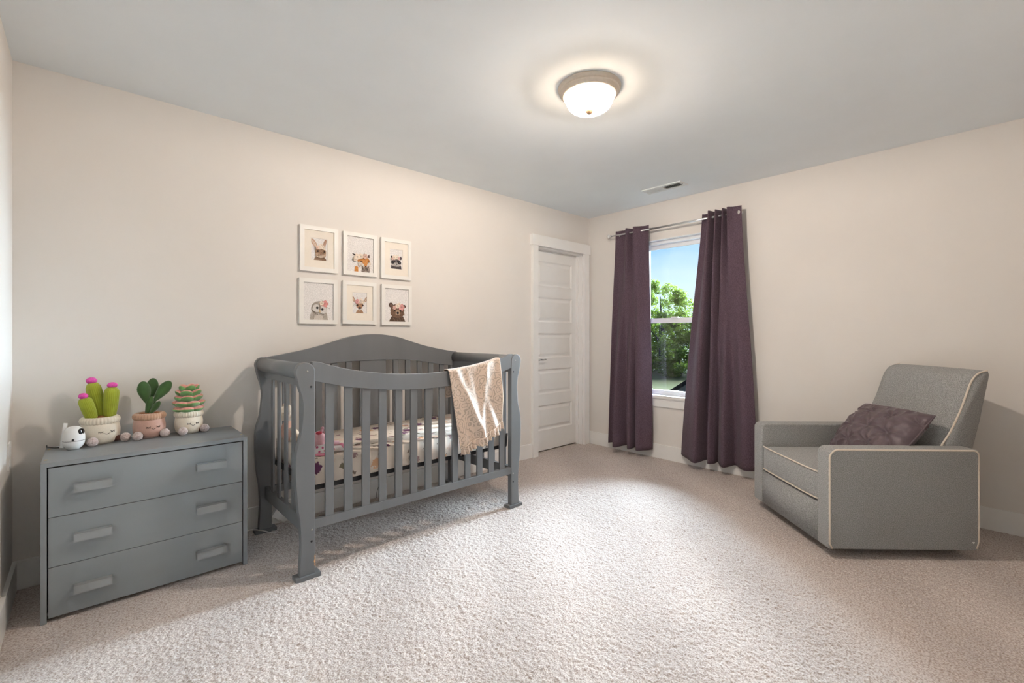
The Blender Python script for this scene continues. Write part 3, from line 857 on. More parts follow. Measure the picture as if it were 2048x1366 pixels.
# leafy plant
t2 = thing('leafy_plush', 'green leafy plant plush in a dusty pink smiling pot', 'plush toy', (.232, 2.99, ZT), group='smiling potted plant plushes on the dresser')
plush_pot(t2, (.232, 2.99, ZT), .068, .125, math.radians(-80), M_potp, M_rimp, [(.181, 2.922), (.290, 2.93)], .034)
def plush_leaf(t, a, b, wd, yaw, m_=M_leaf):
    a, b = Vector(a), Vector(b); L = (b - a).length
    zx = (b - a).normalized(); xx_ = (Vector((1, 0, 0)) - zx * zx.x).normalized(); yy_ = zx.cross(xx_)
    q = Matrix((xx_, yy_, zx)).transposed().to_4x4() @ Matrix.Rotation(yaw, 4, 'Z')
    bm = bmesh.new(); bmesh.ops.create_uvsphere(bm, u_segments=20, v_segments=14, radius=1)
    for v_ in bm.verts:
        s_ = (v_.co.z + 1) / 2
        wdt = (.35 + .65 * min(1, s_ * 1.5)) if s_ < .67 else 1
        v_.co = Vector((v_.co.x * wd * wdt, v_.co.y * .009 + .006 * (v_.co.x ** 2), s_ * L))
    me = fin(bm); me.transform(q); me.transform(Matrix.Translation(a))
    lf = link('leaf', me, m_, t, True)
    return lf
zb = ZT + .12
yw = 0
plush_leaf(t2, (.224, 2.985, zb + .045), (.202, 2.965, .942), .031, .15)
plush_leaf(t2, (.236, 3.005, zb + .06), (.250, 3.015, .952), .029, -.2)
plush_leaf(t2, (.246, 2.98, zb + .055), (.316, 2.965, .936), .029, -.25)
plush_leaf(t2, (.222, 2.98, zb - .01), (.240, 2.972, zb + .088), .018, .2)
plush_leaf(t2, (.226, 2.97, zb - .01), (.272, 2.96, zb + .062), .016, -.3)
tube('stem', [(.224, 2.988, zb - .01), (.226, 2.99, zb + .05), (.24, 2.995, zb + .08)], [.012, .010, .008], M_leaf, t2, 10)
tube('stem', [(.228, 2.985, zb - .005), (.245, 2.985, zb + .04), (.258, 2.983, zb + .075)], [.009, .008, .006], M_leaf, t2, 10)
# succulent
t3 = thing('succulent_plush', 'pink and green layered succulent plush in a cream smiling pot', 'plush toy', (.398, 2.985, ZT), group='smiling potted plant plushes on the dresser')
plush_pot(t3, (.398, 2.985, ZT), .064, .118, math.radians(-80), M_potw, M_potw, [(.363, 2.915), (.462, 2.94)], .034)
zb = ZT + .112
M_sg = mat('green_petal_velvet', (.13, .30, .09), .85, var=.2, vscale=40, sheen=.4)
M_sp = mat('pink_petal_velvet', (.62, .25, .20), .85, var=.2, vscale=60, sheen=.4)
for lay in range(5):
    n = 6 if lay < 3 else 5
    rr = (.068, .070, .064, .060, .048)[lay]
    z = zb + .014 + lay * .0275
    for i in range(n):
        a = 2 * PI * i / n + lay * .52 + .25
        c = Vector((.398 + rr * .55 * cos(a), 2.985 + rr * .55 * sin(a), z))
        tilt = .15 + .16 * lay
        rot = Matrix.Rotation(a, 4, 'Z') @ Matrix.Rotation(-tilt, 4, 'Y')
        p_ = ball('petal', c, (rr * .54, rr * .50, .0165), M_sg, t3, 20, 12, rot=rot)
        p_.data.materials.append(M_sp)
        ir = rot.inverted()
        for f in p_.data.polygons:
            lc_ = ir @ (Vector(FR[t3.name] @ f.center) - c)
            if lc_.z > .0005 and (lc_.x > -rr * .3): f.material_index = 1
ball('core', (.398, 2.985, zb + .07), (.022, .022, .07), M_rose, t3, 14, 8)

# ============================================================ WALL ART
def picture(name, label, x0, z0, matted, draw):
    w_, h_ = .247, .298
    t = thing(name, label, 'picture', (x0 + w_ / 2, W1, z0), group='animal prints above the crib')
    ya, yb = W1 - .021, W1 - .001
    fw = .027
    bm = bmesh.new()
    def ring(i, y): return [bm.verts.new(p) for p in ((x0 + i, y, z0 + i), (x0 + w_ - i, y, z0 + i), (x0 + w_ - i, y, z0 + h_ - i), (x0 + i, y, z0 + h_ - i))]
    rs = [ring(0, yb), ring(0, ya), ring(fw, ya), ring(fw, ya + .014)]
    for r0, r1 in zip(rs, rs[1:]):
        for i in range(4): bm.faces.new((r0[i], r0[(i + 1) % 4], r1[(i + 1) % 4], r1[i]))
    link('frame', fin(bm), M_frame, t)
    yp = ya + .010
    px, pz, pw, ph = x0 + fw, z0 + fw, w_ - 2 * fw, h_ - 2 * fw
    box('backing', px - .002, px + pw + .002, yp + .0006, yb, pz - .002, pz + ph + .002, M_paper if not matted else M_mat, t, 0)
    if matted:
        mx_, mz_ = .044, .05
        bm = bmesh.new()
        o4 = [(px, pz), (px + pw, pz), (px + pw, pz + ph), (px, pz + ph)]
        i4 = [(px + mx_, pz + mz_), (px + pw - mx_, pz + mz_), (px + pw - mx_, pz + ph - mz_), (px + mx_, pz + ph - mz_)]
        a = [bm.verts.new((x, yp - .0025, z)) for x, z in o4]; b = [bm.verts.new((x, yp - .0025, z)) for x, z in i4]
        c = [bm.verts.new((x, yp - .0004, z)) for x, z in i4]
        for i in range(4):
            bm.faces.new((a[i], a[(i + 1) % 4], b[(i + 1) % 4], b[i])); bm.faces.new((b[i], b[(i + 1) % 4], c[(i + 1) % 4], c[i]))
        link('mat_board', fin(bm), M_mat, t)
        px, pz, pw, ph = px + mx_, pz + mz_, pw - 2 * mx_, ph - 2 * mz_
    # the flat print: paper and ink shapes, each ink layer a hair above the last
    vs, fs, cols = [], [], []
    lay = [0]
    def poly(pts, col):
        lay[0] += 1
        y = yp - .00005 * lay[0]
        b = len(vs)
        for q in pts:
            vs.append((px + pw * min(1, max(0, q[0])), y, pz + ph * min(1, max(0, q[1]))))
        fs.append(list(range(b, b + len(pts)))); cols.append(col)
    def ell(cx_, cy_, rx, ry_, col, rot=0, n=18):
        asp = pw / ph
        pts = []
        for i in range(n):
            a = 2 * PI * i / n
            u, v_ = rx * cos(a), ry_ * sin(a)
            pts.append((cx_ + u * cos(rot) - v_ * sin(rot), cy_ + (u * sin(rot) + v_ * cos(rot)) * asp))
        poly(pts, col)
    poly([(0, 0), (1, 0), (1, 1), (0, 1)], (.80, .77, .755))
    draw(poly, ell)
    me = bpy.data.meshes.new('print'); me.from_pydata(vs, [], fs)
    ca = me.color_attributes.new('ink', 'FLOAT_COLOR', 'CORNER')
    for p, c in zip(me.polygons, cols):
        for li in p.loop_indices: ca.data[li].color = (*c, 1)
    bm = bmesh.new(); bm.from_mesh(me)
    for f in bm.faces:
        if f.normal.y > 0: f.normal_flip()
    bm.to_mesh(me); bm.free()
    link('print', me, M_ink, t)

PINK, CRM, LEAFC = (.62, .30, .28), (.78, .66, .55), (.20, .20, .12)
def flowers(ell, pts):
    for x, y, r, c in pts:
        for k in range(5):
            a = k * 2 * PI / 5 + x * 9
            ell(x + r * .6 * cos(a), y + r * .6 * sin(a) * .8, r * .55, r * .5, tuple(q * (.93 + .04 * k) for q in c), a, 10)
        ell(x, y, r * .35, r * .3, tuple(q * .72 for q in c), 0, 8)
def sprig(ell, x, y, a, n=4, s=.05):
    for k in range(n):
        ell(x + s * k * .8 * cos(a), y + s * k * .8 * sin(a), s * .5, s * .18, LEAFC, a + (.7 if k % 2 else -.7), 8)
def fur(E, cx_, cy_, rx, ry_, c, n, jit=.35, ln=.035, wd=.008, ang=-PI / 2):
    for _ in range(n):
        a, r = random.random() * 2 * PI, random.random() ** .5
        k = 1 + random.uniform(-jit, jit)
        E(cx_ + rx * r * cos(a), cy_ + ry_ * r * sin(a), ln * random.uniform(.5, 1.2), wd, tuple(min(.85, q * k) for q in c), ang + random.uniform(-.5, .5) + .5 * cos(a), 6)
def rabbit(P, E):
    b = (.40, .25, .155)
    E(.17, .78, .13, .30, (.55, .37, .27), .62); E(.19, .76, .07, .22, (.70, .56, .47), .62)
    E(.84, .80, .085, .27, (.42, .25, .17), -.28); E(.85, .79, .04, .18, (.55, .36, .29), -.28)
    P([(.15, 0), (.95, 0), (.90, .10), (.78, .17), (.36, .17), (.22, .10)], (.30, .19, .125))
    fur(E, .55, .07, .36, .07, (.30, .19, .125), 60); fur(E, .17, .76, .08, .17, (.56, .38, .28), 24, ang=2.2); fur(E, .85, .79, .05, .17, (.42, .25, .17), 18, ang=1.2)
    E(.57, .37, .34, .34, b); E(.40, .24, .16, .14, (.52, .37, .27)); E(.74, .24, .16, .14, (.52, .37, .27)); E(.57, .17, .24, .08, (.68, .56, .46))
    P([(.47, .52), (.67, .52), (.64, .26), (.50, .26)], (.33, .20, .13))
    fur(E, .57, .36, .32, .20, (.42, .28, .19), 110, .4); fur(E, .57, .20, .28, .08, (.62, .49, .39), 50, .25)
    E(.57, .25, .05, .03, (.34, .18, .15)); E(.57, .205, .012, .04, (.3, .17, .13))
    E(.37, .40, .05, .065, (.05, .03, .03)); E(.78, .40, .045, .065, (.05, .03, .03))
    flowers(E, [(.50, .60, .14, CRM), (.72, .57, .11, CRM), (.34, .56, .10, (.74, .52, .42)), (.60, .68, .10, CRM)]); sprig(E, .25, .52, 2.6)
def fox(P, E):
    o = (.58, .235, .06)
    P([(.27, 0), (.42, 0), (.42, .13), (.36, .17), (.29, .14)], (.66, .29, .08))
    P([(.55, 0), (.86, 0), (.84, .22), (.56, .22)], (.30, .24, .21))
    for k in range(26): E(.53 + .32 * random.random(), .20 * random.random(), .012, .035, (.12, .09, .08) if k % 2 else (.62, .55, .5), random.uniform(-.6, .6), 8)
    P([(.17, .52), (.25, .47), (.33, .43), (.36, .49)], (.06, .04, .04)); P([(.72, .42), (.84, .54), (.86, .44)], (.14, .08, .07))
    E(.62, .335, .25, .155, o, -.12)
    fur(E, .62, .34, .23, .085, (.60, .25, .07), 70, .35)
    E(.50, .245, .10, .075, (.74, .66, .58), .5); E(.82, .26, .075, .08, (.74, .66, .58), -.5)
    P([(.52, .32), (.60, .37), (.74, .37), (.80, .32), (.75, .22), (.72, .15), (.66, .15), (.60, .22)], (.60, .26, .08))
    P([(.57, .26), (.63, .22), (.66, .16), (.62, .13), (.56, .19)], (.76, .70, .64)); P([(.79, .27), (.75, .22), (.72, .16), (.76, .14), (.81, .20)], (.76, .70, .64))
    fur(E, .47, .20, .10, .05, (.70, .58, .48), 24, .2)
    E(.53, .295, .05, .022, (.10, .05, .03), .1); E(.80, .305, .04, .022, (.10, .05, .03)); E(.70, .165, .038, .032, (.03, .02, .02))
    fur(E, .34, .07, .06, .06, (.66, .29, .08), 20, .3); fur(E, .70, .10, .14, .09, (.34, .27, .23), 60, .7)
    flowers(E, [(.36, .42, .11, CRM), (.50, .45, .09, CRM), (.66, .46, .09, (.68, .46, .38)), (.30, .35, .08, CRM)]); sprig(E, .22, .40, 4.2, 4, .04); sprig(E, .60, .48, 1.2, 3, .04)
def raccoon(P, E):
    E(.16, .60, .09, .09, (.07, .06, .06)); E(.84, .57, .12, .11, (.08, .06, .07), .4)
    P([(.10, 0), (.92, 0), (.90, .14), (.84, .22), (.16, .22), (.11, .14)], (.085, .07, .075))
    E(.50, .32, .40, .27, (.17, .145, .15)); E(.5, .24, .40, .17, (.62, .56, .53))
    E(.27, .345, .17, .12, (.03, .025, .03), .6); E(.73, .345, .17, .12, (.03, .025, .03), -.6)
    E(.5, .36, .07, .17, (.20, .17, .17)); E(.5, .22, .13, .10, (.74, .70, .68)); E(.5, .235, .065, .05, (.02, .02, .02))
    fur(E, .5, .09, .36, .09, (.10, .085, .09), 70, .6); fur(E, .5, .25, .36, .09, (.40, .36, .35), 60, .5); fur(E, .5, .42, .33, .08, (.20, .17, .175), 50, .5)
    E(.27, .345, .13, .09, (.03, .025, .03), .6); E(.73, .345, .13, .09, (.03, .025, .03), -.6); E(.5, .22, .10, .07, (.72, .68, .66)); E(.5, .235, .06, .045, (.02, .02, .02))
    for x in (.29, .71): E(x, .35, .025, .02, (.35, .33, .33))
    flowers(E, [(.30, .57, .15, CRM), (.52, .60, .14, (.78, .70, .58)), (.66, .55, .10, (.68, .42, .38)), (.16, .50, .09, (.66, .44, .38))]); sprig(E, .58, .68, .8, 3)
def owl(P, E):
    g = (.40, .35, .30)
    P([(.20, 0), (.82, 0), (.80, .12), (.74, .26), (.30, .28), (.23, .14)], (.44, .39, .34))
    E(.52, .31, .27, .25, g, .2)
    for k in range(90):
        a, r = random.random() * 2 * PI, random.random() ** .5
        E(.50 + .27 * r * cos(a), .22 + .22 * r * sin(a), .010, .022, (.17, .145, .125) if k % 2 else (.58, .53, .48), random.uniform(-.5, .5), 6)
    P([(.33, 0), (.66, 0), (.64, .10), (.50, .15), (.36, .10)], (.62, .56, .50))
    E(.43, .31, .14, .14, (.66, .62, .59), .2); E(.64, .275, .13, .14, (.66, .62, .59), .2)
    P([(.50, .40), (.58, .36), (.56, .26), (.53, .22), (.50, .27)], (.28, .24, .21))
    E(.45, .325, .042, .042, (.02, .02, .02)); E(.62, .285, .042, .042, (.02, .02, .02)); E(.535, .235, .025, .05, (.56, .40, .22), .2)
    flowers(E, [(.70, .44, .11, (.70, .30, .28)), (.60, .45, .07, CRM)]); sprig(E, .80, .34, -.4, 3, .04); sprig(E, .62, .51, 2.2, 3, .03)
def fawn(P, E):
    P([(.22, 0), (.78, 0), (.70, .12), (.62, .18), (.38, .18), (.30, .11)], (.42, .24, .145))
    E(.06, .68, .09, .19, (.42, .27, .19), .35); E(.94, .68, .09, .19, (.42, .27, .19), -.35)
    E(.06, .67, .045, .13, (.66, .50, .40), .35); E(.94, .67, .045, .13, (.66, .50, .40), -.35)
    P([(.26, .48), (.74, .48), (.72, .34), (.60, .20), (.50, .15), (.40, .20), (.28, .34)], (.48, .265, .15))
    P([(.40, .24), (.60, .24), (.56, .13), (.44, .13)], (.74, .64, .55)); E(.5, .26, .12, .075, (.14, .08, .07)); E(.5, .25, .085, .05, (.05, .035, .035))
    fur(E, .5, .37, .20, .10, (.50, .28, .16), 70, .3); fur(E, .5, .08, .22, .07, (.42, .24, .145), 40, .35); E(.5, .26, .10, .06, (.10, .06, .05)); E(.5, .25, .08, .045, (.05, .035, .035))
    E(.31, .38, .065, .055, (.05, .03, .025), -.3); E(.69, .38, .065, .055, (.05, .03, .025), .3)
    flowers(E, [(.30, .57, .14, (.70, .34, .33)), (.55, .60, .14, CRM), (.72, .56, .10, CRM), (.45, .52, .09, (.74, .52, .42))]); sprig(E, .80, .62, .5, 3, .06); sprig(E, .10, .42, 4.0, 4, .06); sprig(E, .30, .74, 1.8, 3, .05)
def bear(P, E):
    b = (.155, .088, .055)
    P([(.18, 0), (.88, 0), (.80, .13), (.70, .22), (.36, .22), (.26, .13)], (.10, .06, .042))
    E(.26, .50, .095, .095, (.085, .05, .04)); E(.27, .50, .05, .05, (.17, .10, .075)); E(.82, .47, .075, .07, (.085, .05, .04))
    E(.53, .34, .30, .26, b); E(.53, .26, .30, .18, (.19, .11, .07))
    for k in range(60):
        a, r = random.random() * 2 * PI, random.random() ** .5
        E(.53 + .33 * r * cos(a), .20 + .19 * r * sin(a), .008, .03, (.07, .042, .03) if k % 2 else (.27, .17, .11), random.uniform(-.5, .5), 6)
    P([(.44, .26), (.48, .35), (.60, .35), (.64, .26), (.60, .19), (.48, .19)], (.46, .32, .22)); E(.54, .265, .055, .045, (.02, .015, .015)); E(.54, .20, .06, .02, (.08, .05, .04))
    E(.41, .33, .03, .028, (.02, .015, .015)); E(.67, .33, .03, .028, (.02, .015, .015))
    flowers(E, [(.70, .445, .12, (.68, .33, .31)), (.52, .48, .09, CRM), (.40, .42, .075, (.62, .38, .32)), (.60, .53, .06, CRM)]); sprig(E, .78, .38, -.3, 3, .04); sprig(E, .47, .55, 2.0, 3, .03)
picture('animal_print', 'framed rabbit print, top left of the six', 1.003, 1.592, True, rabbit)
picture('animal_print', 'framed fox print, top middle of the six', 1.287, 1.591, False, fox)
picture('animal_print', 'framed raccoon print, top right of the six', 1.565, 1.589, True, raccoon)
picture('animal_print', 'framed owl print, bottom left of the six', 0.998, 1.248, False, owl)
picture('animal_print', 'framed fawn print, bottom middle of the six', 1.282, 1.251, True, fawn)
picture('animal_print', 'framed bear print, bottom right of the six', 1.569, 1.247, False, bear)

# ============================================================ CURTAINS
ROD_X, ROD_Z = 3.92, 2.178
rd = thing('curtain_rod', 'thin silver curtain rod with faceted crystal finials above the window', 'curtain rod', (ROD_X, 2.145, ROD_Z))
tube('thick_tube', [(ROD_X, 1.56, ROD_Z), (ROD_X, 2.32, ROD_Z)], .0095, M_steel, rd, 14)
tube('thin_tube', [(ROD_X, 2.32, ROD_Z), (ROD_X, 2.755, ROD_Z)], .0075, M_steel, rd, 14)
tube('thin_tube', [(ROD_X, 1.535, ROD_Z), (ROD_X, 1.56, ROD_Z)], .0075, M_steel, rd, 14)
for y, sg in ((2.755, 1), (1.535, -1)):
    rot = Matrix.Rotation(-sg * PI / 2, 4, 'X')
    f_ = lathe('finial_collar', [(0, 0), (.011, 0), (.012, .006), (.007, .010), (.010, .014), (0, .015)], (ROD_X, y, ROD_Z), M_chrome, rd, 16, rot=rot)
    bm = bmesh.new(); b_lathe(bm, [(0, 0), (.009, .002), (.022, .016), (.022, .022), (.010, .038), (0, .040)], seg=8)
    me = fin(bm); me.transform(rot); me.transform(Matrix.Translation((ROD_X, y + sg * .012, ROD_Z)))
    link('crystal_finial', me, M_crystal, rd)
for y in (2.66, 1.62):
    tube('wall_bracket', [(W2, y, ROD_Z - .02), (ROD_X + .03, y, ROD_Z - .02), (ROD_X, y, ROD_Z - .012)], .005, M_chrome, rd, 8)
    box('bracket_plate', W2 - .005, W2, y - .012, y + .012, ROD_Z - .055, ROD_Z + .015, M_chrome, rd, .002)

def curtain(name, label, top, hem, ztop, zhem, grommets):
    t = thing(name, label, 'curtain', (3.92, (hem[0][1] + hem[-1][1]) / 2, zhem), group='plum curtains beside the window')
    n = 12
    T_ = catmull([(a, b, 0) for a, b in top], n); Hm = catmull([(a, b, 0) for a, b in hem], n)
    N = len(T_) - 1
    def fn(u, v_):
        i = min(N, int(round(u * N)))
        k = v_ ** .8
        k = k * k * (3 - 2 * k) * .55 + v_ * .45
        p = T_[i].lerp(Hm[i], k)
        amp = 1.18 + .12 * sin(v_ * PI)
        xm = 3.915
        z = ztop + (zhem - ztop) * v_
        z += (p.x - 3.9) * (.10 if v_ > .999 else 0)
        x = xm + (p.x - xm) * amp + .003 * sin(v_ * 9 + u * 23)
        return (min(x, 3.985), p.y + .003 * sin(v_ * 7 + u * 31), z)
    surf('curtain_panel', N, 60, fn, M_curt, t, .003)
    tube('hem_seam', [Vector(fn(i / N, .985)) + Vector((-.0015, 0, 0)) for i in range(N + 1)], .0012, mat('plum_thread', (.06, .035, .045), .9, var=.1), t, 5)
    for u, sg in grommets:
        p = Vector(fn(u, .02)); p2 = Vector(fn(min(1, u + .02), .02)); tg = (p2 - p).normalized()
        nm = tg.cross(Vector((0, 0, 1))).normalized()
        c = Vector((p.x, p.y, ROD_Z))
        pts = []
        for k in range(24):
            a = 2 * PI * k / 24
            pts.append(c + tg * .022 * cos(a) + Vector((0, 0, .022)) * sin(a) + nm * .002 * sg)
        g = tube('grommet', pts, .0032, M_steel, t, 8, closed=True)
        bm = bmesh.new(); bm.faces.new([bm.verts.new(c + tg * .020 * cos(2 * PI * k / 24) + Vector((0, 0, .020)) * sin(2 * PI * k / 24) + nm * .0035 * sg) for k in range(24)])
        link('grommet_hole', fin(bm), M_hole, g)
    return t
topL = [(3.935, 2.716), (3.945, 2.665), (3.955, 2.612), (3.888, 2.562), (3.955, 2.522), (3.885, 2.475), (3.915, 2.425), (3.93, 2.375), (3.925, 2.333)]
hemL = [(3.90, 2.778), (3.93, 2.735), (3.82, 2.648), (3.94, 2.585), (3.845, 2.505), (3.945, 2.475), (3.855, 2.425), (3.90, 2.36), (3.955, 2.315)]
curtain('curtain', 'plum linen curtain on the side of the window nearest the door', topL, hemL, 2.222, .076, [(.86, -1)])
topR = [(3.945, 1.828), (3.955, 1.785), (3.882, 1.738), (3.957, 1.710), (3.882, 1.682), (3.957, 1.653), (3.882, 1.625), (3.945, 1.604), (3.882, 1.584), (3.905, 1.54), (3.912, 1.483)]
hemR = [(3.965, 2.03), (3.90, 1.935), (3.842, 1.835), (3.962, 1.795), (3.885, 1.745), (3.905, 1.712), (3.962, 1.695), (3.872, 1.615), (3.965, 1.556), (3.90, 1.46), (3.935, 1.375)]
curtain('curtain', 'plum linen curtain on the side of the window nearest the armchair', topR, hemR, 2.230, .080, [(.93, -1)])

# ============================================================ ARMCHAIR
CA = math.radians(-44.1)
ch_ = thing('armchair', 'grey upholstered glider armchair with cream piping', 'armchair', (2.855, .644, 0), CA)
LU, LV, Z0, ZA, AT = .774, .785, .05, .578, .100      # local axes: x to the back, y across the seat
def rounded_rect(u0, u1, z0, z1, r, n=6, corners=(1, 1, 1, 1)):
    pts = []
    for k, (cx_, cz_, a0) in enumerate(((u0 + r, z0 + r, PI), (u1 - r, z0 + r, 1.5 * PI), (u1 - r, z1 - r, 0), (u0 + r, z1 - r, .5 * PI))):
        rr = r * corners[k]
        ox = {0: u0 + rr, 1: u1 - rr, 2: u1 - rr, 3: u0 + rr}[k]; oz = {0: z0 + rr, 1: z0 + rr, 2: z1 - rr, 3: z1 - rr}[k]
        for i in range(n + 1):
            a = a0 + i / n * PI / 2
            pts.append((ox + rr * cos(a), oz + rr * sin(a)))
    return pts
def up_pts(up, pv): return [(u, pv, z) for u, z in up]
for v0, out in ((0, 0), (LV - AT, 1)):
    pts = rounded_rect(0, LU, Z0, ZA, .03, corners=(.4, .6, .7, 1.2))
    a_ = prism('armrest', pts, 'y', v0, v0 + AT, M_fab, ch_, .016, 4, world=False, smooth=True)
    pv = v0 + .003 if not out else v0 + AT - .003
    ins = .006 if not out else .012
    pp = rounded_rect(ins, LU - ins, Z0 + .002, ZA - ins, .035, corners=(.3, .6, .8, 1.2))
    up = [(LU - ins - .012, Z0 + .012), (LU - ins, Z0 + .05), (LU - ins, Z0 + .3)] + pp[14:28] + [(ins, Z0 + .3), (ins, Z0 + .12), (ins, Z0 + .03), (ins + .012, Z0 + .006)]
    tube('piping', up_pts(up, pv), .0052, M_pipe, a_, 8, world=False)
# heart tag on the outer side
bm = bmesh.new()
hp = []
for i in range(24):
    a = 2 * PI * i / 24
    hp.append((LU - .035 + .0005 * 16 * sin(a) ** 3 * .8, Z0 + .045 + .0004 * (13 * cos(a) - 5 * cos(2 * a) - 2 * cos(3 * a) - cos(4 * a))))
bm.faces.new([bm.verts.new((u, -.0015, z)) for u, z in hp])
link('heart_tag', fin(bm), M_white, ch_, world=False)
# body between the arms
box('seat_deck', .035, LU - .02, AT, LV - AT, Z0 + .01, .275, M_fab, ch_, .01, 2, world=False)
box('front_panel', .006, .07, AT + .003, LV - AT - .003, Z0 + .002, .262, M_fab, ch_, .022, 4, True, world=False)
box('rear_panel', LU - .05, LU - .002, AT, LV - AT, Z0 + .01, .55, M_fab, ch_, .01, 2, world=False)
# seat cushion, crowned
def cushion(u, v_):
    return 0
bm = bmesh.new(); b_box(bm, .012, .70, AT + .002, LV - AT - .002, .279, .425)
bmesh.ops.subdivide_edges(bm, edges=bm.edges[:], cuts=9, use_grid_fill=True)
for v_ in bm.verts:
    a = (v_.co.x - .012) / .688; b = (v_.co.y - AT - .002) / (LV - 2 * AT - .004)
    cr2 = max(0, 1 - (2 * a - 1) ** 4) * max(0, 1 - (2 * b - 1) ** 4)
    if v_.co.z > .42: v_.co.z += .022 * cr2
    if v_.co.x < .013: v_.co.x -= .018 * max(0, 1 - (2 * b - 1) ** 4) * (1 - ((v_.co.z - .352) / .075) ** 2 * .5)
me = fin(bm, .008, 2, 1.0)
cu = link('seat_cushion', me, M_fab, ch_, True, world=False)
for z in (.428, .281):
    pts = []
    for i in range(21):
        b = i / 20
        pts.append((.011 - .0095 * max(0, 1 - (2 * b - 1) ** 4), AT + .008 + b * (LV - 2 * AT - .016), z))
    tube('piping', pts, .0045, M_pipe, cu, 8, world=False)
# backrest
front = [(.60, .42), (.635, .53), (.66, .586), (.695, .64), (.727, .705), (.760, .78), (.788, .861), (.812, .923), (.840, .960), (.872, .976), (.895, .981)]
back = [(.902, .962), (.897, .93), (.878, .84), (.852, .71), (.818, .574), (.79, .45)]
fr_ = smooth2(front, 3)
pf = fr_ + back
B0, B1 = AT - .015, LV - AT + .0
bm = bmesh.new()
NV = 14
rows = []
for j in range(NV + 1):
    v_ = B0 + (B1 - B0) * j / NV
    t_ = 2 * j / NV - 1
    bulge = .016 * (1 - t_ ** 4)
    row = []
    for k, (u, z) in enumerate(pf):
        du = -bulge if (k < len(fr_) - 6 and k > 0) else 0
        row.append(bm.verts.new((u + du, v_, z + (.004 * (1 - t_ ** 4) if z > .97 else 0))))
    rows.append(row)
n_ = len(pf)
for a, b in zip(rows, rows[1:]):
    for k in range(n_): bm.faces.new((a[k], a[(k + 1) % n_], b[(k + 1) % n_], b[k]))
bm.faces.new(rows[0]); bm.faces.new(rows[-1][::-1])
me = fin(bm, .008, 2, .9)
bk = link('backrest', me, M_fab, ch_, True, world=False)
for v_, sg in ((B0, -1), (B1, 1)):
    tube('piping', [(u - .001 + (.016 if sg > 0 else 0), v_ + sg * -.002, z + .001) for u, z in fr_], .0048, M_pipe, bk, 8, world=False)
# swivel base
lathe('swivel_base', [(0, .0), (.235, .0), (.24, .006), (.235, .014), (.08, .018), (.06, .052), (0, .052)], (LU * .52, LV * .47, 0), M_black, ch_, 40, world=False)

# ---- plum pillow, leaning on the backrest
pl = thing('throw_pillow', 'plum pintuck pillow with gathered rosettes on the armchair', 'pillow', (2.855, .644, 0), CA)
PW, PH, PT = .50, .385, .085
pins = []
for r_ in range(-2, 3):
    for c_ in range(-3, 4):
        pins.append((c_ * .150 + (.075 if r_ % 2 else 0) + random.uniform(-.01, .01), r_ * .108 + random.uniform(-.01, .01)))
lean = math.radians(47)
# pillow local: s across (v axis), t up the slope, n towards the viewer (-u, +z)
tu, tz = cos(lean) * .9, sin(lean)
org = Vector((.495, .335, .5885))
ts = Vector((0, 1, -.02)).normalized()
tt = Vector((.66, .02, .75)).normalized()
tn = tt.cross(ts).normalized()
if tn.z < 0: tn = -tn
def pillow_pt(s_, t_, side):
    a = max(0, 1 - abs(2 * s_ / PW) ** 2.6); b = max(0, 1 - abs(2 * t_ / PH) ** 2.6)
    h = PT * (a * b) ** .42
    x = s_ * (1 - .07 * (2 * t_ / PH) ** 2 * 0 - .05 * (1 - (2 * s_ / PW) ** 2)); y = t_ * (1 - .04 * (1 - (2 * t_ / PH) ** 2))
    if side > 0:
        for (p, q) in pins:
            dx, dy = s_ - p, t_ - q
            r = math.hypot(dx, dy)
            if r < .10:
                an = math.atan2(dy, dx)
                fall = (1 - r / .10)
                h -= .026 * math.exp(-(r / .018) ** 1.1)
                h += .0085 * (1 - 2 * abs(sin(an * 3.5 + p * 70)) ** .7) * min(1, r / .016) * fall
        h += .003 * sin(s_ * 50 + 3 * sin(t_ * 40)) * (a * b) ** .3
    return org + ts * x + tt * y + tn * (h if side > 0 else -h * .8)
def pillow_mesh():
    bm = bmesh.new(); nu, nv = 150, 116
    for side in (1, -1):
        st = 1 if side > 0 else 6
        g = [[bm.verts.new(pillow_pt(-PW / 2 + PW * i / nu, -PH / 2 + PH * j / nv, side)) for j in range(0, nv + 1, 1 if side > 0 else 4)] for i in range(0, nu + 1, 1 if side > 0 else 5)]
        for a, b in zip(g, g[1:]):
            for k in range(len(a) - 1): bm.faces.new((a[k], b[k], b[k + 1], a[k + 1]))
    bmesh.ops.recalc_face_normals(bm, faces=bm.faces)
    me = bpy.data.meshes.new('mesh'); bm.to_mesh(me); bm.free(); return me
link('pillow_cover', pillow_mesh(), M_pillow, pl, True, world=False)
pe = []
for i in range(25): pe.append((-PW / 2 + PW * i / 24, -PH / 2))
for i in range(1, 19): pe.append((PW / 2, -PH / 2 + PH * i / 18))
for i in range(1, 25): pe.append((PW / 2 - PW * i / 24, PH / 2))
for i in range(1, 18): pe.append((-PW / 2, PH / 2 - PH * i / 18))
tube('edge_piping', [pillow_pt(a, b, -1) for a, b in pe], .0045, M_pillow, pl, 6, closed=True, world=False)

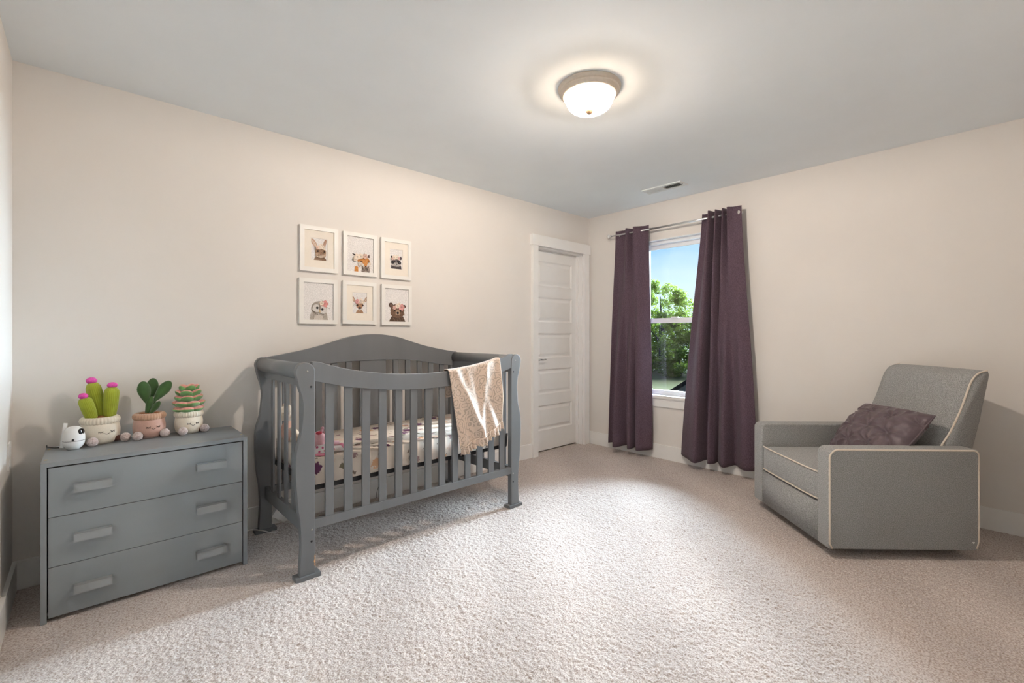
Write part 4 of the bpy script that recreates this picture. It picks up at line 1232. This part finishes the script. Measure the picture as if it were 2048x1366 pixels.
# ============================================================ CABLES BEHIND THE CRIB
ad = thing('power_adapter', 'white power adapter with its cord behind the crib leg', 'adapter', (.865, 3.05, .0))
bm = bmesh.new(); b_box(bm, -.026, .026, -.016, .016, -.045, .045)
me = fin(bm, .005); me.transform(Matrix.Translation((.868, 3.055, .092)) @ Matrix.Rotation(.65, 4, 'Y'))
link('adapter_body', me, M_white, ad)
tube('adapter_cord', catmull([(.835, 3.062, .22), (.828, 3.065, .12), (.845, 3.06, .05), (.885, 3.045, .018), (.92, 3.035, .03), (.915, 3.05, .085), (.89, 3.055, .115)], 6), .003, M_cable, ad, 8)
tube('adapter_cord', catmull([(.838, 3.064, .22), (.836, 3.066, .10), (.87, 3.05, .035), (.905, 3.04, .012), (.945, 3.03, .006), (.975, 3.01, .005)], 6), .0022, M_cable, ad, 8)
tag(base_origin(tube('white_cable', catmull([(.622, 3.05, .30), (.622, 3.045, .12), (.615, 3.02, .03), (.618, 2.985, .006), (.64, 2.985, .03), (.69, 2.985, .045), (.75, 2.97, .03), (.80, 2.95, .008), (.83, 2.955, .006)], 6), .0026, M_cable)),
    'loose white cable on the carpet between dresser and crib', 'cable')
tag(base_origin(tube('thin_cable', catmull([(1.52, 3.085, .0035), (1.535, 3.092, .06), (1.57, 3.094, .13), (1.62, 3.094, .20), (1.66, 3.09, .30)], 6), .0018, M_wire)),
    'thin dark cable against the wall under the crib', 'cable')

# ============================================================ OUTSIDE
GZ = -3.0
random.seed(21)
M_grass = mat('lawn_grass', (.075, .078, .022), .95, col2=(.11, .095, .036), vscale=.25, bump=.3, bscale=20, spec=.04)
struct(box('ground', 5.5, 120, -60, 110, GZ - .3, GZ, M_grass, bevel=0), 'sunlit mown lawn outside')
M_lf = [mat('leaf_green_a', (0.080, 0.128, 0.022), .6, col2=(0.150, 0.189, 0.037), vscale=1.4, spec=.15, trans=((0.133, 0.189, 0.025), .4)),
        mat('leaf_green_b', (0.058, 0.106, 0.022), .6, col2=(0.116, 0.151, 0.035), vscale=1.2, spec=.15, trans=((0.088, 0.144, 0.025), .4)),
        mat('leaf_green_c', (0.105, 0.136, 0.028), .6, col2=(0.185, 0.203, 0.056), vscale=1.0, spec=.15, trans=((0.150, 0.181, 0.037), .4))]
M_bark = mat('grey_bark', (.03, .025, .022), .9, var=.25, vscale=12, bump=.5, bscale=30)
def leaf_cloud(blobs, n, size):
    vs, fs = [], []
    tot = sum(b[3] ** 2 for b in blobs)
    for (x, y, z, r, fl_) in blobs:
        for _ in range(int(n * r * r / tot)):
            d_ = Vector((random.gauss(0, 1), random.gauss(0, 1), random.gauss(0, 1))).normalized()
            q = r * (random.uniform(.35, 1.0) ** .5) * (1 + .15 * random.gauss(0, 1))
            p = Vector((x, y, z)) + Vector((d_.x * q, d_.y * q, d_.z * q * fl_))
            s_ = size * random.uniform(.6, 1.3)
            a = Vector((random.gauss(0, 1), random.gauss(0, 1), random.gauss(0, .6))).normalized()
            b = a.orthogonal().normalized(); b.rotate(Quaternion(a, random.uniform(0, 6.28)))
            k = len(vs)
            vs += [p - a * s_, p + b * s_ * .5, p + a * s_, p - b * s_ * .5]
            fs.append((k, k + 1, k + 2, k + 3))
    me = bpy.data.meshes.new('leaves'); me.from_pydata([tuple(v) for v in vs], [], fs); return me
def trunk_mesh(h, r, branches, lean_=0.0):
    bm = bmesh.new()
    main = catmull([(0, 0, -.1), (lean_ * .2, .05, h * .3), (lean_ * .6, -.1, h * .6), (lean_, 0, h)], 5)
    b_tube(bm, main, [r * (1 - .75 * i / (len(main) - 1)) for i in range(len(main))], 8)
    for (f, dx, dy, dz) in branches:
        p = main[int(f * (len(main) - 1))]
        e_ = p + Vector((dx, dy, dz))
        b_tube(bm, catmull([p, (p + e_) / 2 + Vector((0, 0, -dz * .08)), e_], 4), [r * .42 * (1 - .8 * i / 8) for i in range(9)], 6)
    return fin(bm)
def make_blobs(kind):
    bl_ = []
    if kind == 'tall':
        for i in range(95):
            a = random.uniform(0, 2 * PI); z = random.uniform(2.2, 9.2)
            rad = 3.4 * (1 - abs((z - 5.2) / 5.2) ** 2) * random.uniform(.5, 1)
            bl_.append((rad * cos(a) + .4, rad * sin(a), z, random.uniform(.35, .75), .9))
    elif kind == 'round':
        for i in range(36):
            a = random.uniform(0, 2 * PI); z = random.uniform(.6, 6.2)
            rad = 2.4 * (1 - abs((z - 3.0) / 4.0) ** 2) ** .5 * random.uniform(.6, 1) if abs(z - 3) < 4 else .5
            bl_.append((rad * cos(a), rad * sin(a), z, random.uniform(.7, 1.1), .85))
    else:
        for i in range(22):
            a = random.uniform(0, 2 * PI); z = random.uniform(.3, 2.6)
            rad = 1.8 * random.uniform(.3, 1)
            bl_.append((rad * cos(a), rad * sin(a), z, random.uniform(.5, .8), .85))
    return bl_
meshes = {
    'tall': (leaf_cloud(make_blobs('tall'), 15000, .13), trunk_mesh(8.0, .20, [(.35, 1.6, .4, 2.2), (.45, -1.8, .3, 2.4), (.55, 1.2, -1.2, 2.4), (.65, -1.2, -.8, 2.0), (.5, .3, 1.7, 2.2)], .8)),
    'round': (leaf_cloud(make_blobs('round'), 14000, .15), trunk_mesh(5.0, .18, [(.4, 1.4, .4, 1.4), (.5, -1.4, .5, 1.5), (.6, .4, -1.4, 1.5)], .3)),
    'shrub': (leaf_cloud(make_blobs('shrub'), 5000, .13), trunk_mesh(1.8, .07, [(.3, .8, .3, .8), (.4, -.8, .2, .9), (.5, .1, -.8, .8)], .1)),
}
for k, (a, b) in meshes.items():
    a.materials.append(None); b.materials.append(M_bark)
def plant(kind, name, label, cat, x, y, s_, rz, mi, group, wide=1.0):
    t = thing(name, label, cat, (x, y, GZ), rz, group); t.scale = (s_ * wide, s_ * wide, s_)
    for nm, me, m_ in (('crown', meshes[kind][0], M_lf[mi]), ('trunk', meshes[kind][1], None)):
        o_ = bpy.data.objects.new(nm, me); C.objects.link(o_); o_.parent = t
        if m_ is not None:
            o_.material_slots[0].link = 'OBJECT'; o_.material_slots[0].material = m_
plant('tall', 'broadleaf_tree', 'tallest airy tree beyond the lawn, in the middle of the window', 'tree', 45.5, 25.6, 1.04, .6, 0, None)
TR = [(50.0, 13.6, .92, 1.0, 1, 'dense green tree behind the lawn, second to the right of the tall airy tree'),
      (49.2, 19.3, .86, 2.3, 2, 'dense green tree behind the lawn, next to the right of the tall airy tree'),
      (51.2, 25.0, 1.0, 4.1, 1, 'dense green tree behind the lawn, directly behind the tall airy tree'),
      (49.4, 30.6, .90, 5.2, 0, 'dense green tree behind the lawn, next to the left of the tall airy tree'),
      (50.2, 36.2, .95, .4, 1, 'dense green tree behind the lawn, second to the left of the tall airy tree')]
for (x, y, s_, rz, mi, lab) in TR:
    plant('round', 'background_tree', lab, 'tree', x, y, s_, rz, mi, 'trees in the line behind the lawn', 1.4)
SH = [(44.6, 17.2, 1.0, .5, 2, 'leafy shrub at the lawn edge, farthest right of the shrubs'),
      (43.4, 22.2, .95, 2.2, 0, 'leafy shrub at the lawn edge, right of the tall tree trunk'),
      (43.9, 27.4, 1.05, 3.4, 2, 'leafy shrub at the lawn edge, left of the tall tree trunk'),
      (44.3, 32.6, 1.0, 5.0, 1, 'leafy shrub at the lawn edge, farthest left of the shrubs')]
for (x, y, s_, rz, mi, lab) in SH:
    plant('shrub', 'shrub', lab, 'shrub', x, y, s_, rz, mi, 'shrubs at the foot of the tree line', 1.35)
# lower gabled roof of the house wing
M_shing = mat('dark_roof_shingle', (.004, .004, .005), .9, spec=.05, var=.3, vscale=20, bump=.5, bscale=40)
M_side = mat('white_gable_board', (.040, .040, .040), .7, spec=.05, var=.04, vscale=6)
gb = thing('porch_gable', 'white gable with a dark shingle roof edge below the window', 'roof', (12.0, 3.6, GZ))
gx = 12.0
pk_y, pk_z, half, rise = 4.20, .95, 3.0, 2.0
prism('gable_wall', [(pk_y - half, pk_z - rise), (pk_y + half, pk_z - rise), (pk_y, pk_z)], 'x', gx, gx + .1, M_side, gb)
for sg in (-1, 1):
    q = [(pk_y, pk_z + .12), (pk_y + sg * (half + .25), pk_z - rise * (half + .25) / half + .12), (pk_y + sg * (half + .25), pk_z - rise * (half + .25) / half), (pk_y, pk_z)]
    prism('roof_slope', q, 'x', gx - .3, gx + 6, M_shing, gb)
    q2 = [(pk_y, pk_z + .0), (pk_y + sg * (half + .25), pk_z - rise * (half + .25) / half + .0), (pk_y + sg * (half + .25), pk_z - rise * (half + .25) / half - .16), (pk_y, pk_z - .16)]
    prism('rake_board', q2, 'x', gx - .28, gx - .24, M_side, gb)
box('wing_wall', gx + .02, gx + 6, pk_y - half, pk_y + half, GZ, pk_z - rise, M_side, gb, 0)
